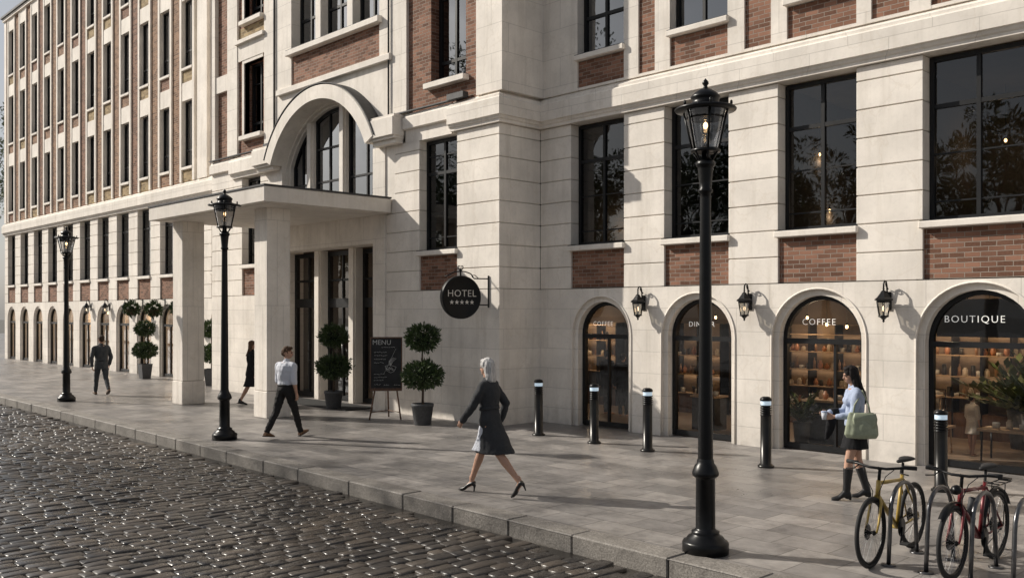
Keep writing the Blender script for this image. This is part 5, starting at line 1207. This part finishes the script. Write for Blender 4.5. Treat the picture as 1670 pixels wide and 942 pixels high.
# garment rail in boutique
t = thing('garment_rail', 'rail of dark and cream garments in the boutique', 'clothes rail', (-6.9,17.0,.03)); p = MB(); p.tube([(-.5,0,0),(-.5,0,1.0),(.5,0,1.0),(.5,0,0)], .013, 8); p.build('rail', M['iron'], t)
for k in range(6): c = MB(); c.loft([((-.4+.15*k,0,.98),(.02,0,0),(0,.03,0)),((-.4+.15*k,0,.93),(.03,0,0),(0,.2,0)),((-.4+.15*k,0,.45),(.045,0,0),(0,.24,0))], 12); c.build('garment', (F['black'],F['grey'],F['cream'])[k % 3], t)
# indoor plants
def plant(label, loc, s=1., seed=0):
    t = thing('potted_plant', label, 'plant', loc); p = MB(); p.lathe([(0,0),(.13,0),(.17,.42),(.15,.42),(.145,.36),(0,.36)], n=20); p.build('pot', M['pot'], t)
    r = random.Random(seed); vs = []; fs = []; ti = []; st = MB()
    for k in range(46):
        a = r.uniform(0, 2*PI); el = R(r.uniform(25, 85)); L = r.uniform(.35,.75); d = Vector((math.cos(a)*math.cos(el), math.sin(a)*math.cos(el), math.sin(el))); b0_ = Vector((0,0,.36)); sd = Vector((-math.sin(a), math.cos(a), 0)); prev = b0_
        st.tube([b0_, b0_+d*L*.5, b0_+d*L*.8+Vector((d.x,d.y,-.2))*.05], .005, 4)
        for q in range(10):
            f_ = .3+.7*q/9; c0 = b0_+d*L*f_+Vector((d.x, d.y, -.6))*(.25*L*f_*f_); o = len(vs); W = .028*r.uniform(.7,1.2); dd = (d+sd*r.choice((-1,1))*.9+Vector((0,0,r.uniform(-.3,.3)))).normalized()*.13; nn = dd.cross(Vector((0,0,1))).normalized()*W
            vs += [c0, c0+dd*.5+nn, c0+dd, c0+dd*.5-nn]; fs.append((o,o+1,o+2,o+3)); ti += [r.random()]*4
    st.build('stem', M['leaf'], t); foliage('foliage', [(vs, fs, ti)], M['leaf2'], t); t.scale = (s,)*3; return t
plant('leafy plant in a grey pot inside the second coffee window', (-8.35,15.45,.03), .95, 1); plant('large leafy plant at the right of the boutique window', (-4.65,16.3,.03), 1.75, 2)
plant('bushy plant near the back of the boutique', (-5.3,17.6,.03), 1.6, 5)
# pendant lamps
def pendant(label, loc, L, e, glow='bulb'):
    t = thing('pendant_lamp', label, 'pendant lamp', loc, 0, 'pendant bulbs inside the building'); p = MB(); p.tube([(0,0,0),(0,0,-L)], .005, 5); p.build('cord', M['iron'], t); p = MB(); p.lathe([(.015,-L+.02),(.02,-L),(.02,-L-.02)], n=10); p.build('socket', M['iron'], t)
    p = MB(); p.ell((0,0,-L-.05), .026,.026,.034); p.build('bulb', M[glow], t)
    if e: light('pendant_light', (loc[0], loc[1]-.0, loc[2]-L-.18), e, rad=.1)
pendant('left of the two pendant bulbs in the second coffee window', (-8.45,16.6,2.85), .62, 12); pendant('right of the two pendant bulbs in the second coffee window', (-8.05,16.6,2.85), .66, 12)
pendant('pendant bulb above the back shelf of the second coffee shop', (-9.6,18.0,2.85), .5, 16); pendant('pendant bulb in the first coffee arch', (-15.6,17.9,2.85), .5, 24)
pendant('pendant bulb above the first coffee arch figures', (-13.0,17.3,2.85), .4, 7); pendant('pendant bulb deep in the arch behind the lamp post', (-11.6,17.6,2.85), .5, 16)
pendant('pendant bulb above the boutique figures', (-6.6,17.7,2.85), .4, 40); pendant('pendant bulb near the boutique front', (-5.3,15.9,2.85), .35, 48); pendant('pendant bulb at the right end of the boutique', (-3.6,17.4,2.85), .4, 10)
for k, (x, y, L, lb) in enumerate(((-14.0,17.0,1.9,'left'),(-13.5,17.1,1.9,'right'))): pendant('%s bulb of the pair in the first upstairs window' % lb, (x,y,6.45), L, 12)
for x, y, L, lb in ((-8.6,16.6,.95,'upper bulb in the third upstairs window'),(-8.6,17.0,2.0,'lower bulb in the third upstairs window'),(-5.6,17.6,.95,'upper right bulb in the nearest upstairs window'),(-7.2,17.4,1.7,'left bulb in the nearest upstairs window')): pendant(lb, (x,y,6.45), L, 14)
for x, lb in ((-22.6,'left'),(-21.0,'middle'),(-19.5,'right')): pendant('%s pendant bulb inside the hotel lobby' % lb, (x,16.6,4.6), 1.1, 9)
for k in range(6): pendant('small bulb inside the far arcade', (-51.5+3.7*k,16.4,2.85), .4, 60)
# shop lettering on the glass
def sign_text(txt, x, z, size, par, ext=.002):
    me = text_mesh(txt, size, ext, 1.22); me.materials.append(M['white']); link('lettering', me, par, (x, YW+.225, z), (R(90),0,0))
sign_text('COFFEE', -12.58, 2.17, .135, shop_w[0]); sign_text('COFFEE', -7.72, 2.24, .155, shop_w[2]); sign_text('BOUTIQUE', -5.18, 2.30, .155, shop_w[3])
p = MB(); p.box(-5.9,-4.55,15.3,15.33,2.02,2.62); p.build('fascia_panel', M['frame'], shop_w[3])
sign_text('DINNER', -10.12, 2.18, .14, shop_w[1])

# ================================================================== TREES
def tree(label, loc, hgt, cr, n, seed, loose=.5, trunk=.22, group='trees across the street'):
    t = thing('street_tree', label, 'tree', loc, 0, group); r = random.Random(seed)
    p = MB(); th = hgt*.38; p.tube([(0,0,-.3),(.05,0,th*.5),(0,.1,th)], [trunk*1.2,trunk,trunk*.8], 10); tips = []
    for k in range(9):
        a = 2*PI*k/9+r.uniform(-.3,.3); q = r.uniform(.35,.85); e = Vector((math.cos(a)*cr*q, math.sin(a)*cr*q, th+(hgt-th)*r.uniform(.3,.85))); m_ = Vector((0,.1,th))*.5+e*.5+Vector((0,0,-.3)); p.tube([(0,.1,th-.3), m_, e], [trunk*.6,trunk*.35,trunk*.1], 7); tips.append(e)
        for _ in range(2): e2 = e+Vector((r.uniform(-1,1),r.uniform(-1,1),r.uniform(-.3,1)))*cr*.3; p.tube([m_, e2], [trunk*.25,trunk*.06], 5); tips.append(e2)
    p.build('trunk', M['bark'], t); sets = []
    cz_ = th+(hgt-th)*.5
    for k in range(34):
        if k < len(tips): c_ = tips[k]
        else: d = Vector((r.gauss(0,1), r.gauss(0,1), r.gauss(0,1))).normalized()*r.uniform(.5,1); c_ = Vector((d.x*cr*.8, d.y*cr*.8, cz_+d.z*(hgt-th)*.45))
        sets.append(leaf_ball(c_, cr*r.uniform(.18,.32), cr*r.uniform(.14,.24), n//34, .26, seed*50+k))
    foliage('crown', sets, M['leaf2'], t); return t
R1 = tree('broad leafy tree across the street', (-19,-7.5,0), 10.5, 3.6, 7000, 1)
for i, (x, y, rz, s_) in enumerate(((-26,-8.5,1.,1.05),(-12.5,-8.,2.,.95),(-33,-6.5,3.1,1.1),(-44,-8,.4,1.1),(-55,-7,4.,1.0))): dup(R1, (x,y,0), rz, 'broad leafy tree in the row across the street', scale=s_)
R1['label'] = 'broad leafy tree in the row across the street'
R3 = tree('very tall airy tree across the street', (-33,-4.5,0), 18, 4.2, 2200, 23, trunk=.3)
R2 = tree('tall green tree beyond the far end of the building', (-67,21.5,0), 17, 5.0, 9000, 7, group='trees beyond the far end of the building')
dup(R2, (-84,26,0), 2., 'smaller green tree down the street beyond the building', scale=.8)
